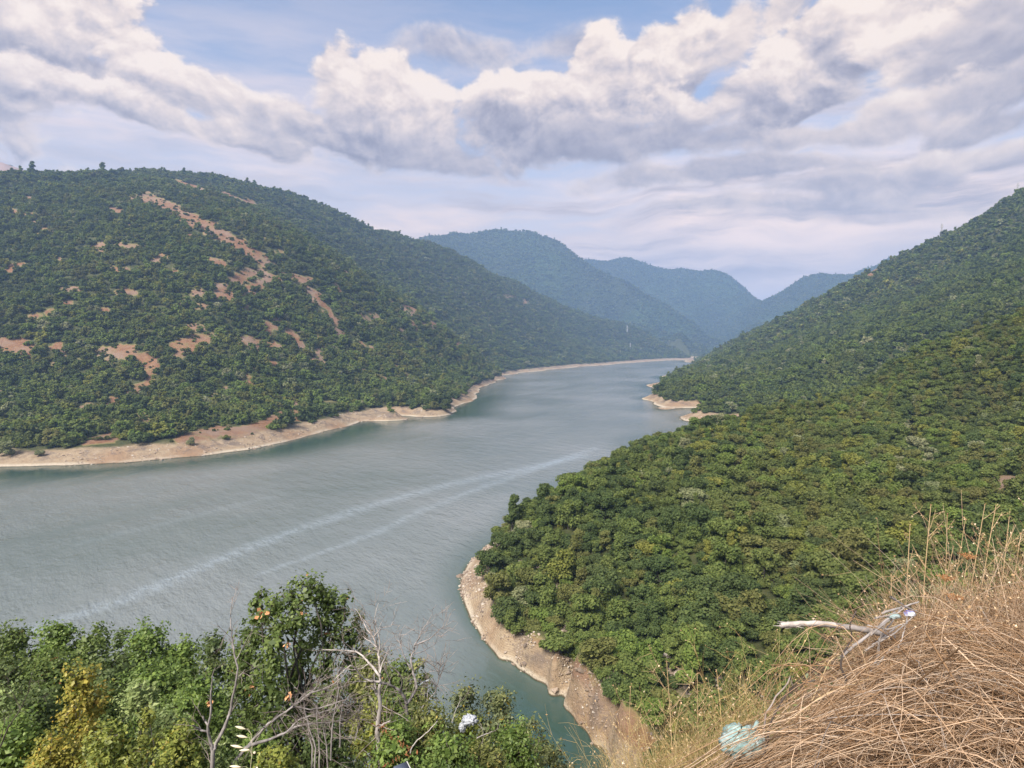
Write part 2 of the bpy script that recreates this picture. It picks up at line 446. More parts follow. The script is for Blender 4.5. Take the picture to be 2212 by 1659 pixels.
def _kern(d):
    return np.power(d * d + 1e-4, 0.62)

_n = len(CQ)
_D = _kern(np.hypot(CQ[:, None, 0] - CQ[None, :, 0], CQ[:, None, 1] - CQ[None, :, 1]))
_A = np.zeros((_n + 1, _n + 1)); _A[:_n, :_n] = _D; _A[_n, :_n] = 1; _A[:_n, _n] = 1
_w = np.linalg.solve(_A, np.concatenate([CZ, [0]]))


def base_height(x, y):
    a, l = warp(x, y)
    shp = a.shape
    a = a.ravel(); l = l.ravel()
    out = np.empty(len(a))
    for s in range(0, len(a), 20000):
        d = _kern(np.hypot(a[s:s + 20000, None] - CQ[None, :, 0], l[s:s + 20000, None] - CQ[None, :, 1]))
        out[s:s + 20000] = d @ _w[:_n] + _w[_n]
    return out.reshape(shp)


def height(x, y):
    z = base_height(x, y)
    r = np.sqrt(x * x + y * y)
    far = np.clip((r - 60) / 300, 0, 1)
    m = sstep(2, 40, z) * far
    ridge = 1 - np.abs(fbm(x / 260 + 3, y / 260, 4, 11)) * 2
    z = z + m * (ridge - 0.55) * 9 + m * sstep(900, 3000, r) * (fbm(x / 420, y / 420, 6, 5) * 18 + (.5 - np.abs(fbm(x / 520 + 7, y / 520, 3, 6)) * 1.6) * 14 * sstep(2400, 3400, r))
    z = z + m * (1 - sstep(900, 1500, r)) * fbm(x / 70, y / 70, 4, 23) * 4.0
    sh = np.exp(-(z / 7.0) ** 2) * sstep(60, 120, r)
    z = z + sh * (fbm(x / 22, y / 22, 4, 31) * np.clip(r / 500, 0.25, 1.2) * .6 + (.4 - np.abs(fbm(x / 6.5, y / 6.5, 4, 37))) * np.clip(r / 160, .4, 1.4) * .55 * sstep(.4, 2.5, z))
    near = 1 - sstep(20, 80, r)
    z = z + near * fbm(x / 1.6, y / 1.6, 4, 41) * np.clip(r / 20, 0.06, 0.6)
    return z


NA, NR = 920, 640
AZ = np.linspace(math.radians(-87), math.radians(87), NA)
RR = np.exp(np.linspace(math.log(0.6), math.log(13000), NR))
# spend the rings where the land is
_t = np.linspace(0, 1, NR)
RR = np.exp(np.interp(_t, [0, 0.16, 0.45, 0.8, 1.0], [math.log(0.6), math.log(60), math.log(450), math.log(3000), math.log(13000)]))
GA, GR = np.meshgrid(AZ, RR, indexing='ij')
GX, GY = GR * np.sin(GA), GR * np.cos(GA)
GZ = height(GX, GY)


def ground(x, y):
    """terrain height from the grid (bilinear)"""
    x = np.asarray(x, float); y = np.asarray(y, float)
    a = np.arctan2(x, y); r = np.sqrt(x * x + y * y)
    ia = np.clip((a - AZ[0]) / (AZ[1] - AZ[0]), 0, NA - 1.001)
    ir = np.clip(np.interp(r, RR, np.arange(NR)), 0, NR - 1.001)
    i0 = ia.astype(int); j0 = ir.astype(int); fa = ia - i0; fr = ir - j0
    return (GZ[i0, j0] * (1 - fa) * (1 - fr) + GZ[i0 + 1, j0] * fa * (1 - fr) + GZ[i0, j0 + 1] * (1 - fa) * fr + GZ[i0 + 1, j0 + 1] * fa * fr)


# bare ground: spots read in the photograph (centre u, v, half sizes, tilt), applied to the hillside that shows there
PU, PV, PD = project(GX, GY, GZ)
BARE = [  # u, v, half-length, half-width, slope(dv/du), depth range
    (360, 448, 60, 12, .42, 0), (430, 482, 55, 13, .42, 0), (490, 515, 50, 12, .38, 0), (545, 548, 55, 11, .5, 0), (330, 436, 40, 8, .2, 0), (530, 595, 40, 12, -.4, 0), (585, 600, 30, 6, .5, 0),
    (552, 620, 34, 10, -.6, 0), (480, 630, 22, 16, .4, 0), (250, 455, 20, 6, .2, 0), (70, 470, 16, 8, .6, 0), (92, 492, 14, 8, .7, 0), (25, 455, 12, 5, .3, 0), (85, 390, 38, 6, .2, 0),
    (272, 632, 20, 10, .2, 0), (258, 583, 16, 5, 0, 0), (440, 660, 22, 5, -.1, 0), (660, 605, 26, 6, .3, 0), (680, 635, 24, 7, .6, 0), (720, 690, 22, 7, .8, 0), (735, 722, 20, 7, .7, 0), (640, 735, 34, 8, 1.1, 0),
    (590, 745, 20, 6, .3, 0), (545, 740, 28, 12, .1, 0), (690, 765, 10, 22, .3, 0), (45, 745, 28, 14, 0, 0), (60, 765, 20, 8, .3, 0), (250, 758, 48, 10, -.1, 0), (300, 772, 44, 8, .1, 0), (330, 790, 26, 10, 0, 0),
    (395, 740, 30, 10, -.5, 0), (430, 732, 34, 10, -.2, 0), (400, 760, 30, 8, -.3, 0), (300, 925, 34, 18, -.2, 0), (420, 945, 60, 14, -.3, 0), (640, 880, 14, 26, 0, 0), (600, 905, 40, 12, -.3, 0), (215, 950, 40, 10, -.2, 0), (540, 930, 50, 12, -.2, 0),
    (1290, 1520, 180, 34, 1.0, 4), (885, 672, 18, 8, .7, 0), (930, 702, 22, 6, .1, 0), (780, 690, 14, 5, .5, 0), (1000, 745, 16, 7, .1, 0), (295, 870, 20, 5, -.2, 0), (1135, 652, 6, 5, -1, 1), (1100, 640, 10, 3, 0, 1),
    (600, 690, 10, 4, .2, 0), (235, 680, 12, 4, 0, 0), (60, 430, 12, 4, 0, 0), (420, 408, 44, 7, .35, 1), (500, 425, 22, 5, .4, 1), (540, 440, 14, 8, .6, 1), (970, 905, 30, 8, -.3, 0),
    (1885, 590, 12, 8, -1, 2), (2190, 1045, 50, 14, .15, 3), (1965, 790, 10, 3, 0, 2), (850, 640, 8, 3, 0, 1)]
GBARE = np.zeros_like(GZ); GCLEAR = np.zeros_like(GZ)
_zone = np.where(GR < 60, 9, np.where(PU > 1560, np.where(GR < 430, 3, np.where(GR < 1800, 2, 9)), np.where(GR < 1180, 0, np.where(GR < 3300, 1, 9))))
_zone = np.where((GR > 72) & (GR < 150) & (PU < 1500), 4, _zone)
_jn = fbm(GX / 20, GY / 20, 5, 77, .65) * 1.15
for (u, v, hl, hw, sl, zn) in BARE:
    c = 1 / math.hypot(1, sl); s = sl * c
    du, dv = PU - u, PV - v
    e = ((du * c + dv * s) / hl) ** 2 + ((-du * s + dv * c) / hw) ** 2
    e = e * 1.35
    GBARE = np.maximum(GBARE, (1 - sstep(1.1, 2.2, e + _jn)) * (_zone == zn))
    GCLEAR = np.maximum(GCLEAR, (1 - sstep(1.0, 1.9, e * .8 + _jn)) * (_zone == zn))
_sm = fbm(GX / 34, GY / 34, 4, 91) - .12 * (PU > 900) - 2.0 * (GR < 260)
_gap = sstep(.54, .66, _sm) * (_zone == 0) * sstep(10, 16, GZ) * (GR > 250)
GBARE = np.maximum(GBARE, _gap); GCLEAR = np.maximum(GCLEAR, sstep(.50, .58, _sm) * (_zone == 0))
# drawdown strip round the lake
BEACH = 6.5


def sample_grid(G, x, y):
    a = np.arctan2(x, y); r = np.sqrt(x * x + y * y)
    ia = np.clip(np.round((a - AZ[0]) / (AZ[1] - AZ[0])), 0, NA - 1).astype(int)
    ir = np.clip(np.round(np.interp(r, RR, np.arange(NR))), 0, NR - 1).astype(int)
    return G[ia, ir]


def mesh_from_arrays(name, verts, faces, mats=(), smooth=False):
    me = bpy.data.meshes.new(name)
    verts = np.asarray(verts, np.float32)
    nv = len(verts)
    me.vertices.add(nv)
    me.vertices.foreach_set('co', verts.ravel())
    if isinstance(faces, np.ndarray):
        nf, k = faces.shape
        me.loops.add(nf * k)
        me.loops.foreach_set('vertex_index', faces.astype(np.int32).ravel())
        me.polygons.add(nf)
        me.polygons.foreach_set('loop_start', np.arange(0, nf * k, k, dtype=np.int32))
        me.polygons.foreach_set('loop_total', np.full(nf, k, np.int32))
    if smooth:
        me.polygons.foreach_set('use_smooth', np.ones(len(me.polygons), bool))
    for m in mats:
        me.materials.append(m)
    me.update()
    return me


def add_attr(me, name, vals, dom='POINT', typ='FLOAT'):
    a = me.attributes.new(name, typ, dom)
    if typ == 'FLOAT':
        a.data.foreach_set('value', np.asarray(vals, np.float32).ravel())
    elif typ == 'INT':
        a.data.foreach_set('value', np.asarray(vals, np.int32).ravel())
    elif typ == 'FLOAT_VECTOR':
        a.data.foreach_set('vector', np.asarray(vals, np.float32).ravel())
    else:
        a.data.foreach_set('color', np.asarray(vals, np.float32).ravel())


def link(name, data, parent=None, **props):
    o = bpy.data.objects.new(name, data)
    COL.objects.link(o)
    if parent is not None:
        o.parent = parent
    for k, v in props.items():
        o[k] = v
    return o


# ------------------------------------------------------------------ terrain materials
def mat_land():
    m, nt, out = new_mat('hillside_soil')
    geo = nt.node('ShaderNodeNewGeometry')
    pos = geo.outputs['Position']
    sep = nt.node('ShaderNodeSeparateXYZ'); nt.l.new(pos, sep.inputs[0])
    z = sep.outputs[2]
    at = nt.node('ShaderNodeAttribute', attribute_name='bare')
    n1 = nt.noise(pos, 0.03, 6, 0.6)
    n2 = nt.noise(pos, 0.35, 5, 0.65)
    n3 = nt.noise(pos, 2.2, 5, 0.7)
    floor = nt.mix(nt.ramp(n2, .35, .65), (0.05, 0.06, 0.022), (0.08, 0.085, 0.035))
    floor = nt.mix(nt.ramp(n3, .5, .75), floor, (0.075, 0.06, 0.035))
    red = nt.mix(nt.ramp(n2, .35, .65), (0.185, 0.092, 0.052), (0.25, 0.145, 0.080))
    red = nt.mix(nt.ramp(n1, .42, .62), red, (0.24, 0.165, 0.12))
    red = nt.mix(nt.math('MULTIPLY', nt.ramp(n3, .52, .72), .6), red, (0.10, 0.09, 0.04))
    # beach strata: horizontal bands by height
    zz = nt.math('ADD', z, nt.math('MULTIPLY', nt.math('SUBTRACT', n2, .5), 0.9))
    band = nt.node('ShaderNodeTexWave', wave_type='BANDS', bands_direction='Z')
    nt.inp(band, 'Vector', pos); nt.inp(band, 'Scale', 0.95); nt.inp(band, 'Distortion', 1.2); nt.inp(band, 'Detail', 3); nt.inp(band, 'Detail Scale', 0.4)
    beach = nt.mix(nt.ramp(n2, .3, .7), (0.31, 0.23, 0.145), (0.41, 0.33, 0.225))
    beach = nt.mix(nt.math('MULTIPLY', band.outputs[1], .5), beach, (0.24, 0.165, 0.11))
    beach = nt.mix(nt.ramp(zz, 1.4, 0.4), beach, (0.50, 0.43, 0.33))
    beach = nt.mix(nt.ramp(n1, .46, .66), beach, (0.29, 0.19, 0.115))
    beach = nt.mix(nt.math('MULTIPLY', nt.ramp(nt.noise(pos, 0.12, 6, .65), .46, .62), nt.ramp(z, .8, 3.0, 0, .8)), beach, (0.155, 0.125, 0.105))
    beach = nt.mix(nt.math('MULTIPLY', nt.ramp(n3, .48, .7), .55), beach, (0.15, 0.115, 0.085))
    beach = nt.mix(nt.ramp(z, 0.40, 0.12), beach, (0.085, 0.072, 0.045))
    grass = nt.mix(n3, (0.17, 0.15, 0.065), (0.24, 0.20, 0.09))
    bf = nt.ramp(nt.math('ADD', at.outputs['Fac'], nt.math('MULTIPLY', nt.math('SUBTRACT', nt.noise(pos, .16, 6, .7), .5), 1.3)), .25, .75)
    red = nt.mix(nt.ramp(nt.noise(pos, .09, 5, .7), .52, .68, 0, .7), red, grass)
    c = nt.mix(bf, nt.mix(nt.ramp(at.outputs['Fac'], .05, .4), floor, grass), red)
    zb = nt.math('ADD', z, nt.math('MULTIPLY', nt.math('SUBTRACT', nt.noise(pos, 0.05, 4), .5), 6))
    c = nt.mix(nt.ramp(zb, 6.8, 4.8), c, beach)
    # the far-away bare mountain
    c = nt.mix(nt.ramp(nt.math('ADD', z, nt.math('MULTIPLY', n1, 120)), 540, 620), c, (0.30, 0.21, 0.175))
    bs = nt.node('ShaderNodeBsdfPrincipled')
    nt.inp(bs, 'Base Color', c); nt.inp(bs, 'Roughness', 0.95); nt.inp(bs, 'Specular IOR Level', 0.1)
    hgt = nt.math('ADD', nt.math('MULTIPLY', n2, 1.2), nt.math('MULTIPLY', n3, 0.45))
    nt.l.new(bump(nt, hgt, 0.8, 1.0), bs.inputs['Normal'])
    nt.l.new(bs.outputs[0], out.inputs[0])
    return m


def mat_mountain():
    m, nt, out = new_mat('far_wooded_mountain')
    geo = nt.node('ShaderNodeNewGeometry')
    pos = geo.outputs['Position']
    n1 = nt.noise(pos, 0.0022, 6, 0.6)
    n2 = nt.noise(pos, 0.03, 6, 0.7)
    vor = nt.node('ShaderNodeTexVoronoi', feature='F1'); nt.inp(vor, 'Vector', pos); nt.inp(vor, 'Scale', 0.09)
    g = nt.mix(nt.ramp(n2, .35, .65), (0.030, 0.050, 0.018), (0.062, 0.088, 0.030))
    g = nt.mix(nt.ramp(n1, .40, .62), g, (0.045, 0.055, 0.026))
    rock = nt.mix(n2, (0.22, 0.17, 0.13), (0.3, 0.25, 0.2))
    sep = nt.node('ShaderNodeSeparateXYZ'); nt.l.new(pos, sep.inputs[0])
    hi = nt.ramp(nt.math('ADD', sep.outputs[2], nt.math('MULTIPLY', nt.math('SUBTRACT', n2, .5), 500)), 880, 1150)
    c = nt.mix(hi, g, rock)
    bs = nt.node('ShaderNodeBsdfPrincipled')
    nt.inp(bs, 'Base Color', c); nt.inp(bs, 'Roughness', 1.0); nt.inp(bs, 'Specular IOR Level', 0.05)
    hgt = nt.math('ADD', nt.math('MULTIPLY', n2, 22), nt.math('MULTIPLY', vor.outputs['Distance'], -6.0))
    nt.l.new(bump(nt, hgt, 1.0, 1.0), bs.inputs['Normal'])
    nt.l.new(bs.outputs[0], out.inputs[0])
    return m


M_LAND = mat_land()
M_MOUNT = mat_mountain()


def terrain_piece(name, mask, mat, **props):
    """mask over cells (NA-1, NR-1)"""
    idx = np.arange(NA * NR).reshape(NA, NR)
    i, j = np.nonzero(mask)
    f = np.stack([idx[i, j], idx[i + 1, j], idx[i + 1, j + 1], idx[i, j + 1]], 1)
    used, inv = np.unique(f.ravel(), return_inverse=True)
    f = inv.reshape(-1, 4)[:, ::-1].copy()
    v = np.stack([GX.ravel()[used], GY.ravel()[used], GZ.ravel()[used]], 1)
    me = mesh_from_arrays(name, v, f, [mat], smooth=True)
    add_attr(me, 'bare', GBARE.ravel()[used])
    return link(name, me, kind='structure', **props)


_ar = 0.25 * (GR[:-1, :-1] + GR[1:, 1:] + GR[1:, :-1] + GR[:-1, 1:])
_aa = 0.5 * (GA[:-1, :-1] + GA[1:, 1:])
_right = _aa > np.interp(_ar, [60, 110, 160, 300, 700, 1500, 3200], [-.35, -.2, -.2, -.1, .17, .27, .27])
C_NEAR = _ar < 60
C_FAR = _ar >= 3150
terrain_piece('foreground_slope', C_NEAR, M_LAND)
terrain_piece('right_hillside', (~C_NEAR) & (~C_FAR) & _right, M_LAND)
terrain_piece('left_hillside', (~C_NEAR) & (~C_FAR) & (~_right), M_LAND)
terrain_piece('far_mountains', C_FAR, M_MOUNT)


# ------------------------------------------------------------------ lake
def mat_water():
    m, nt, out = new_mat('lake_water')
    geo = nt.node('ShaderNodeNewGeometry')
    pos = geo.outputs['Position']
    st = nt.node('ShaderNodeAttribute', attribute_name='streak').outputs['Fac']
    calm = nt.node('ShaderNodeAttribute', attribute_name='calm').outputs['Fac']
    shal = nt.node('ShaderNodeAttribute', attribute_name='shallow').outputs['Fac']
    # wind runs up the lake: ripples lie across it, gust lanes along it
    mp = nt.node('ShaderNodeMapping'); nt.l.new(pos, mp.inputs[0]); mp.inputs['Rotation'].default_value = (0, 0, math.radians(-38))
    q = mp.outputs[0]
    rip = nt.noise(nt.vmath('MULTIPLY', q, (1.0, .42, 1.0)), 0.95, 3, .6)
    rip2 = nt.noise(nt.vmath('MULTIPLY', q, (1.0, .35, 1.0)), 0.22, 3, .6)
    fine = nt.noise(nt.vmath('MULTIPLY', q, (1.0, .5, 1.0)), 3.2, 2, .5)
    mp2 = nt.node('ShaderNodeMapping'); nt.l.new(pos, mp2.inputs[0]); mp2.inputs['Rotation'].default_value = (0, 0, math.radians(-62))
    lane = nt.noise(nt.vmath('MULTIPLY', mp2.outputs[0], (.10, 1.0, 1.0)), 0.055, 5, .6)
    lane2 = nt.noise(pos, 0.008, 4, .55)
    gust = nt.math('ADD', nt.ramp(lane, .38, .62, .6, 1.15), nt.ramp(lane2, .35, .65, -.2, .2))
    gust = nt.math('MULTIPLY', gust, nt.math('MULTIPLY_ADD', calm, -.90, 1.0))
    h = nt.math('ADD', nt.math('MULTIPLY', rip, .55), nt.math('ADD', nt.math('MULTIPLY', rip2, 1.3), nt.math('MULTIPLY', fine, .16)))
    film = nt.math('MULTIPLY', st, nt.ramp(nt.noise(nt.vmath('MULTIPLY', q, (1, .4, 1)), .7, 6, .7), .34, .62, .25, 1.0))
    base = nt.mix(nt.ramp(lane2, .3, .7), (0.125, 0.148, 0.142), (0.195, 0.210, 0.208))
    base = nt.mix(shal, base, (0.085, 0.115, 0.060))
    base = nt.mix(nt.math('MULTIPLY', calm, .93), base, (0.018, 0.052, 0.036))  # dark green reflection of the wooded banks, painted into the calm water's colour
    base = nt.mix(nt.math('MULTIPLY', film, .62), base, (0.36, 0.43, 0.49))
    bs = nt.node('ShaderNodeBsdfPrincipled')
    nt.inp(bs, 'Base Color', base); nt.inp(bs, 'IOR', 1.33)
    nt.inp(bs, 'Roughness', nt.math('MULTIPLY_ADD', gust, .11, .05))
    b = nt.node('ShaderNodeBump'); nt.inp(b, 'Height', h); nt.inp(b, 'Distance', .55); nt.inp(b, 'Strength', nt.math('MULTIPLY', gust, .95, clamp=True))
    nt.l.new(b.outputs[0], bs.inputs['Normal'])
    nt.l.new(bs.outputs[0], out.inputs[0])
    return m


def line_dist(X, Y, pts, w0, w1):
    """soft mask round a polyline, width going from w0 to w1 metres"""
    m = np.zeros_like(X)
    n = len(pts) - 1
    for i in range(n):
        a, b = np.array(pts[i][:2]), np.array(pts[i + 1][:2])
        ab = b - a
        t = np.clip(((X - a[0]) * ab[0] + (Y - a[1]) * ab[1]) / (ab @ ab), 0, 1)
        d = np.hypot(X - a[0] - t * ab[0], Y - a[1] - t * ab[1])
        w = w0 + (w1 - w0) * (i + t) / n
        m = np.maximum(m, np.exp(-(d / w) ** 2))
    return m


def build_water():
    A = np.linspace(math.radians(-60), math.radians(36), 520)
    R = np.exp(np.linspace(math.log(58), math.log(3200), 460))
    a, r = np.meshgrid(A, R, indexing='ij')
    X, Y = r * np.sin(a), r * np.cos(a)
    n = fbm(X / 9, Y / 9, 4, 61)
    X1, Y1 = X + n * 2.4, Y + n * 2.4
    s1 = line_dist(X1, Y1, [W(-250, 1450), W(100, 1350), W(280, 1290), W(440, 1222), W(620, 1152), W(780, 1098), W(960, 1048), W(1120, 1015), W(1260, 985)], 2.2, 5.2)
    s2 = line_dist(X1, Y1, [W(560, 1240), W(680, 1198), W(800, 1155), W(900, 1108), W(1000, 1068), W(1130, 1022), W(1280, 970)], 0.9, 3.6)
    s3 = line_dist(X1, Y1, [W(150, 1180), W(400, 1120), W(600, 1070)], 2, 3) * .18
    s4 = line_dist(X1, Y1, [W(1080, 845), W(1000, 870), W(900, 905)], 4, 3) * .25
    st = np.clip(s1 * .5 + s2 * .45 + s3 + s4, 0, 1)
    G = ground(X, Y)
    k = np.clip((G + 9) / 9, 0, 1)
    shallow = sstep(-.8, .05, G) * .8
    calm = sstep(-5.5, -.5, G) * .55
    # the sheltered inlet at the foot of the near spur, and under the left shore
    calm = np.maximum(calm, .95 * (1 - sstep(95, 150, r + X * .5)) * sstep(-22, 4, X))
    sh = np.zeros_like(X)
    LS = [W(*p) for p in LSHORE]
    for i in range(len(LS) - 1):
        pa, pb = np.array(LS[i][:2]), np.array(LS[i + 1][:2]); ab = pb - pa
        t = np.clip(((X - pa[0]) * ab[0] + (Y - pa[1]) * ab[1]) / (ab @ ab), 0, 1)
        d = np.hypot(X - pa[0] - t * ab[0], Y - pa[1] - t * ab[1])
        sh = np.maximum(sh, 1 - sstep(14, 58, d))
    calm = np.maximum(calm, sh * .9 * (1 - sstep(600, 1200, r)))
    idx = np.arange(X.size).reshape(X.shape)
    f = np.stack([idx[:-1, :-1], idx[:-1, 1:], idx[1:, 1:], idx[1:, :-1]], -1).reshape(-1, 4)
    g4 = np.minimum.reduce([G[:-1, :-1], G[:-1, 1:], G[1:, 1:], G[1:, :-1]]).ravel()
    f = f[g4 < 1.2]
    used, inv = np.unique(f.ravel(), return_inverse=True)
    v = np.stack([X.ravel(), Y.ravel(), np.zeros(X.size)], 1)[used]
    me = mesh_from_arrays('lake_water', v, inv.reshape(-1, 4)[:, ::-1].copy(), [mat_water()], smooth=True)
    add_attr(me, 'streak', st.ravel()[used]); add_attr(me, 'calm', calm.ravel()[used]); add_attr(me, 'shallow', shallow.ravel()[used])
    return link('lake_water', me, kind='structure')
build_water()
#REST


# ------------------------------------------------------------------ haze
def build_haze():
    x0, x1, y0, y1, z0, z1 = -13500, 13500, -400, 13500, -22.0, float(GZ.max()) + 40
    v = [(x0, y0, z0), (x1, y0, z0), (x1, y1, z0), (x0, y1, z0), (x0, y0, z1), (x1, y0, z1), (x1, y1, z1), (x0, y1, z1)]
    f = np.array([[0, 3, 2, 1], [4, 5, 6, 7], [0, 1, 5, 4], [1, 2, 6, 5], [2, 3, 7, 6], [3, 0, 4, 7]])
    m, nt, out = new_mat('haze_air')
    pv = nt.node('ShaderNodeVolumePrincipled')
    nt.inp(pv, 'Color', (0.40, 0.61, 1.0, 1)); nt.inp(pv, 'Density', HAZE); nt.inp(pv, 'Anisotropy', 0.1)
    nt.l.new(pv.outputs[0], out.inputs['Volume'])
    link('haze', mesh_from_arrays('haze', v, f, [m]), kind='stuff', label='thin blue haze filling the valley')
HAZE = 1.6e-4
build_haze()


# ------------------------------------------------------------------ mesh helpers
def tubes(paths, radii, sides=3, twist=None):
    """paths (N,S,3), radii (N,S) -> verts, quad faces"""
    N, S, _ = paths.shape
    t = np.gradient(paths, axis=1)
    t /= np.linalg.norm(t, axis=2, keepdims=True) + 1e-9
    ref = np.where(np.abs(t[..., 2:3]) > 0.9, np.array([1.0, 0, 0]), np.array([0, 0, 1.0]))
    ref = np.broadcast_to(ref[:, :1], t.shape)
    a = np.cross(t, ref); a /= np.linalg.norm(a, axis=2, keepdims=True) + 1e-9
    b = np.cross(t, a)
    ang = np.arange(sides) / sides * 2 * math.pi
    ring = a[:, :, None, :] * np.cos(ang)[None, None, :, None] + b[:, :, None, :] * np.sin(ang)[None, None, :, None]
    v = paths[:, :, None, :] + ring * radii[:, :, None, None]
    idx = np.arange(N * S * sides).reshape(N, S, sides)
    n1 = np.roll(idx, -1, axis=2)
    f = np.stack([idx[:, :-1], n1[:, :-1], n1[:, 1:], idx[:, 1:]], -1).reshape(-1, 4)
    return v.reshape(-1, 3), f


def join(parts):
    vs, fs, o = [], [], 0
    for v, f in parts:
        vs.append(v); fs.append(f + o); o += len(v)
    return np.concatenate(vs), np.concatenate(fs)


def resample(poly, n):
    p = np.asarray(poly, float)
    d = np.concatenate([[0], np.cumsum(np.linalg.norm(np.diff(p, axis=0), axis=1))])
    t = np.linspace(0, d[-1], n)
    return np.stack([np.interp(t, d, p[:, k]) for k in range(p.shape[1])], 1)


def unit(v):
    return v / (np.linalg.norm(v, axis=-1, keepdims=True) + 1e-9)


def leaf_quads(c, nrm, size, r, aspect=1.6, bend=0.25):
    """kite-shaped, slightly folded leaves: centres (N,3), normals (N,3), size (N,)"""
    N = len(c)
    t = unit(np.cross(nrm, unit(r.normal(size=(N, 3)))))
    s = np.cross(nrm, t)
    L = size[:, None] * 0.5
    w = L / aspect
    v = np.stack([c - t * L, c + s * w - nrm * w * bend - t * L * .1, c + t * L - nrm * L * bend * .6, c - s * w - nrm * w * bend - t * L * .1], 1)
    f = np.arange(N * 4).reshape(N, 4)
    return v.reshape(-1, 3), f


# ------------------------------------------------------------------ foliage materials
def mat_leaf(name, ca, cb, cc=None, var=0.5, trans=0.3, gloss=0.0, rare=None, pos_scale=0.02):
    m, nt, out = new_mat(name)
    oi = nt.node('ShaderNodeObjectInfo')
    geo = nt.node('ShaderNodeNewGeometry')
    isl = geo.outputs['Random Per Island']
    c = nt.mix(oi.outputs['Random'], ca, cb)
    pn = nt.noise(geo.outputs['Position'], pos_scale, 3)
    if cc is not None:
        c = nt.mix(nt.ramp(pn, .45, .68), c, cc)
    hv = nt.node('ShaderNodeHueSaturation')
    nt.inp(hv, 'Color', c); nt.inp(hv, 'Saturation', .92)
    nt.inp(hv, 'Value', nt.math('MULTIPLY_ADD', isl, var * 1.1, 1 - var * .5))
    nt.inp(hv, 'Hue', nt.math('MULTIPLY_ADD', isl, -0.03, 0.515))
    c = hv.outputs[0]
    if rare is not None:
        thr, rc = rare
        c = nt.mix(nt.math('GREATER_THAN', nt.math('FRACT', nt.math('MULTIPLY', isl, 37.7)), thr), c, rc)
    d = nt.node('ShaderNodeBsdfDiffuse'); nt.inp(d, 'Color', c)
    t = nt.node('ShaderNodeBsdfTranslucent')
    nt.inp(t, 'Color', nt.mix(0.5, c, (0.13, 0.17, 0.02)))
    mx = nt.node('ShaderNodeMixShader'); nt.inp(mx, 0, trans)
    nt.l.new(d.outputs[0], mx.inputs[1]); nt.l.new(t.outputs[0], mx.inputs[2])
    res = mx.outputs[0]
    if gloss > 0:
        g = nt.node('ShaderNodeBsdfGlossy'); nt.inp(g, 'Roughness', 0.45); nt.inp(g, 'Color', (1, 1, 1, 1))
        m2 = nt.node('ShaderNodeMixShader'); nt.inp(m2, 0, gloss)
        nt.l.new(res, m2.inputs[1]); nt.l.new(g.outputs[0], m2.inputs[2])
        res = m2.outputs[0]
    nt.l.new(res, out.inputs[0])
    return m


def mat_plain(name, ca, cb, rough=0.9, scale=8.0, isl=0.3, bumpk=0.0, spec=0.2, stretch=(1, 1, 1)):
    m, nt, out = new_mat(name)
    tc = nt.node('ShaderNodeTexCoord')
    geo = nt.node('ShaderNodeNewGeometry')
    v = nt.vmath('MULTIPLY', tc.outputs['Object'], stretch)
    n = nt.noise(v, scale, 5, .6)
    c = nt.mix(nt.ramp(n, .35, .65), ca, cb)
    hv = nt.node('ShaderNodeHueSaturation'); nt.inp(hv, 'Color', c)
    nt.inp(hv, 'Value', nt.math('MULTIPLY_ADD', geo.outputs['Random Per Island'], isl * 2, 1 - isl))
    bs = nt.node('ShaderNodeBsdfPrincipled')
    nt.inp(bs, 'Base Color', hv.outputs[0]); nt.inp(bs, 'Roughness', rough); nt.inp(bs, 'Specular IOR Level', spec)
    if bumpk:
        nt.l.new(bump(nt, n, bumpk, 0.02), bs.inputs['Normal'])
    nt.l.new(bs.outputs[0], out.inputs[0])
    return m


LEAFC = [
    ('mid green', (0.121, 0.165, 0.038), (0.166, 0.210, 0.049), (0.145, 0.171, 0.046)),
    ('dark green', (0.077, 0.115, 0.036), (0.108, 0.149, 0.044), (0.097, 0.122, 0.040)),
    ('yellow-green', (0.193, 0.213, 0.038), (0.248, 0.250, 0.044), (0.166, 0.189, 0.040)),
    ('olive green', (0.138, 0.156, 0.044), (0.182, 0.189, 0.052), (0.166, 0.161, 0.048)),
    ('pale silvery green', (0.248, 0.268, 0.128), (0.300, 0.300, 0.152), (0.207, 0.238, 0.100)),
    ('grass green', (0.135, 0.198, 0.036), (0.172, 0.238, 0.044), (0.152, 0.195, 0.040)),
]
M_LEAF = [mat_leaf('leaves_' + n.replace(' ', '_').replace('-', '_'), a, b, c, var=.6, trans=.38) for n, a, b, c in LEAFC]
M_BARK = mat_plain('bark', (0.10, 0.085, 0.07), (0.19, 0.17, 0.15), scale=14, stretch=(1, 1, .2), bumpk=.6)


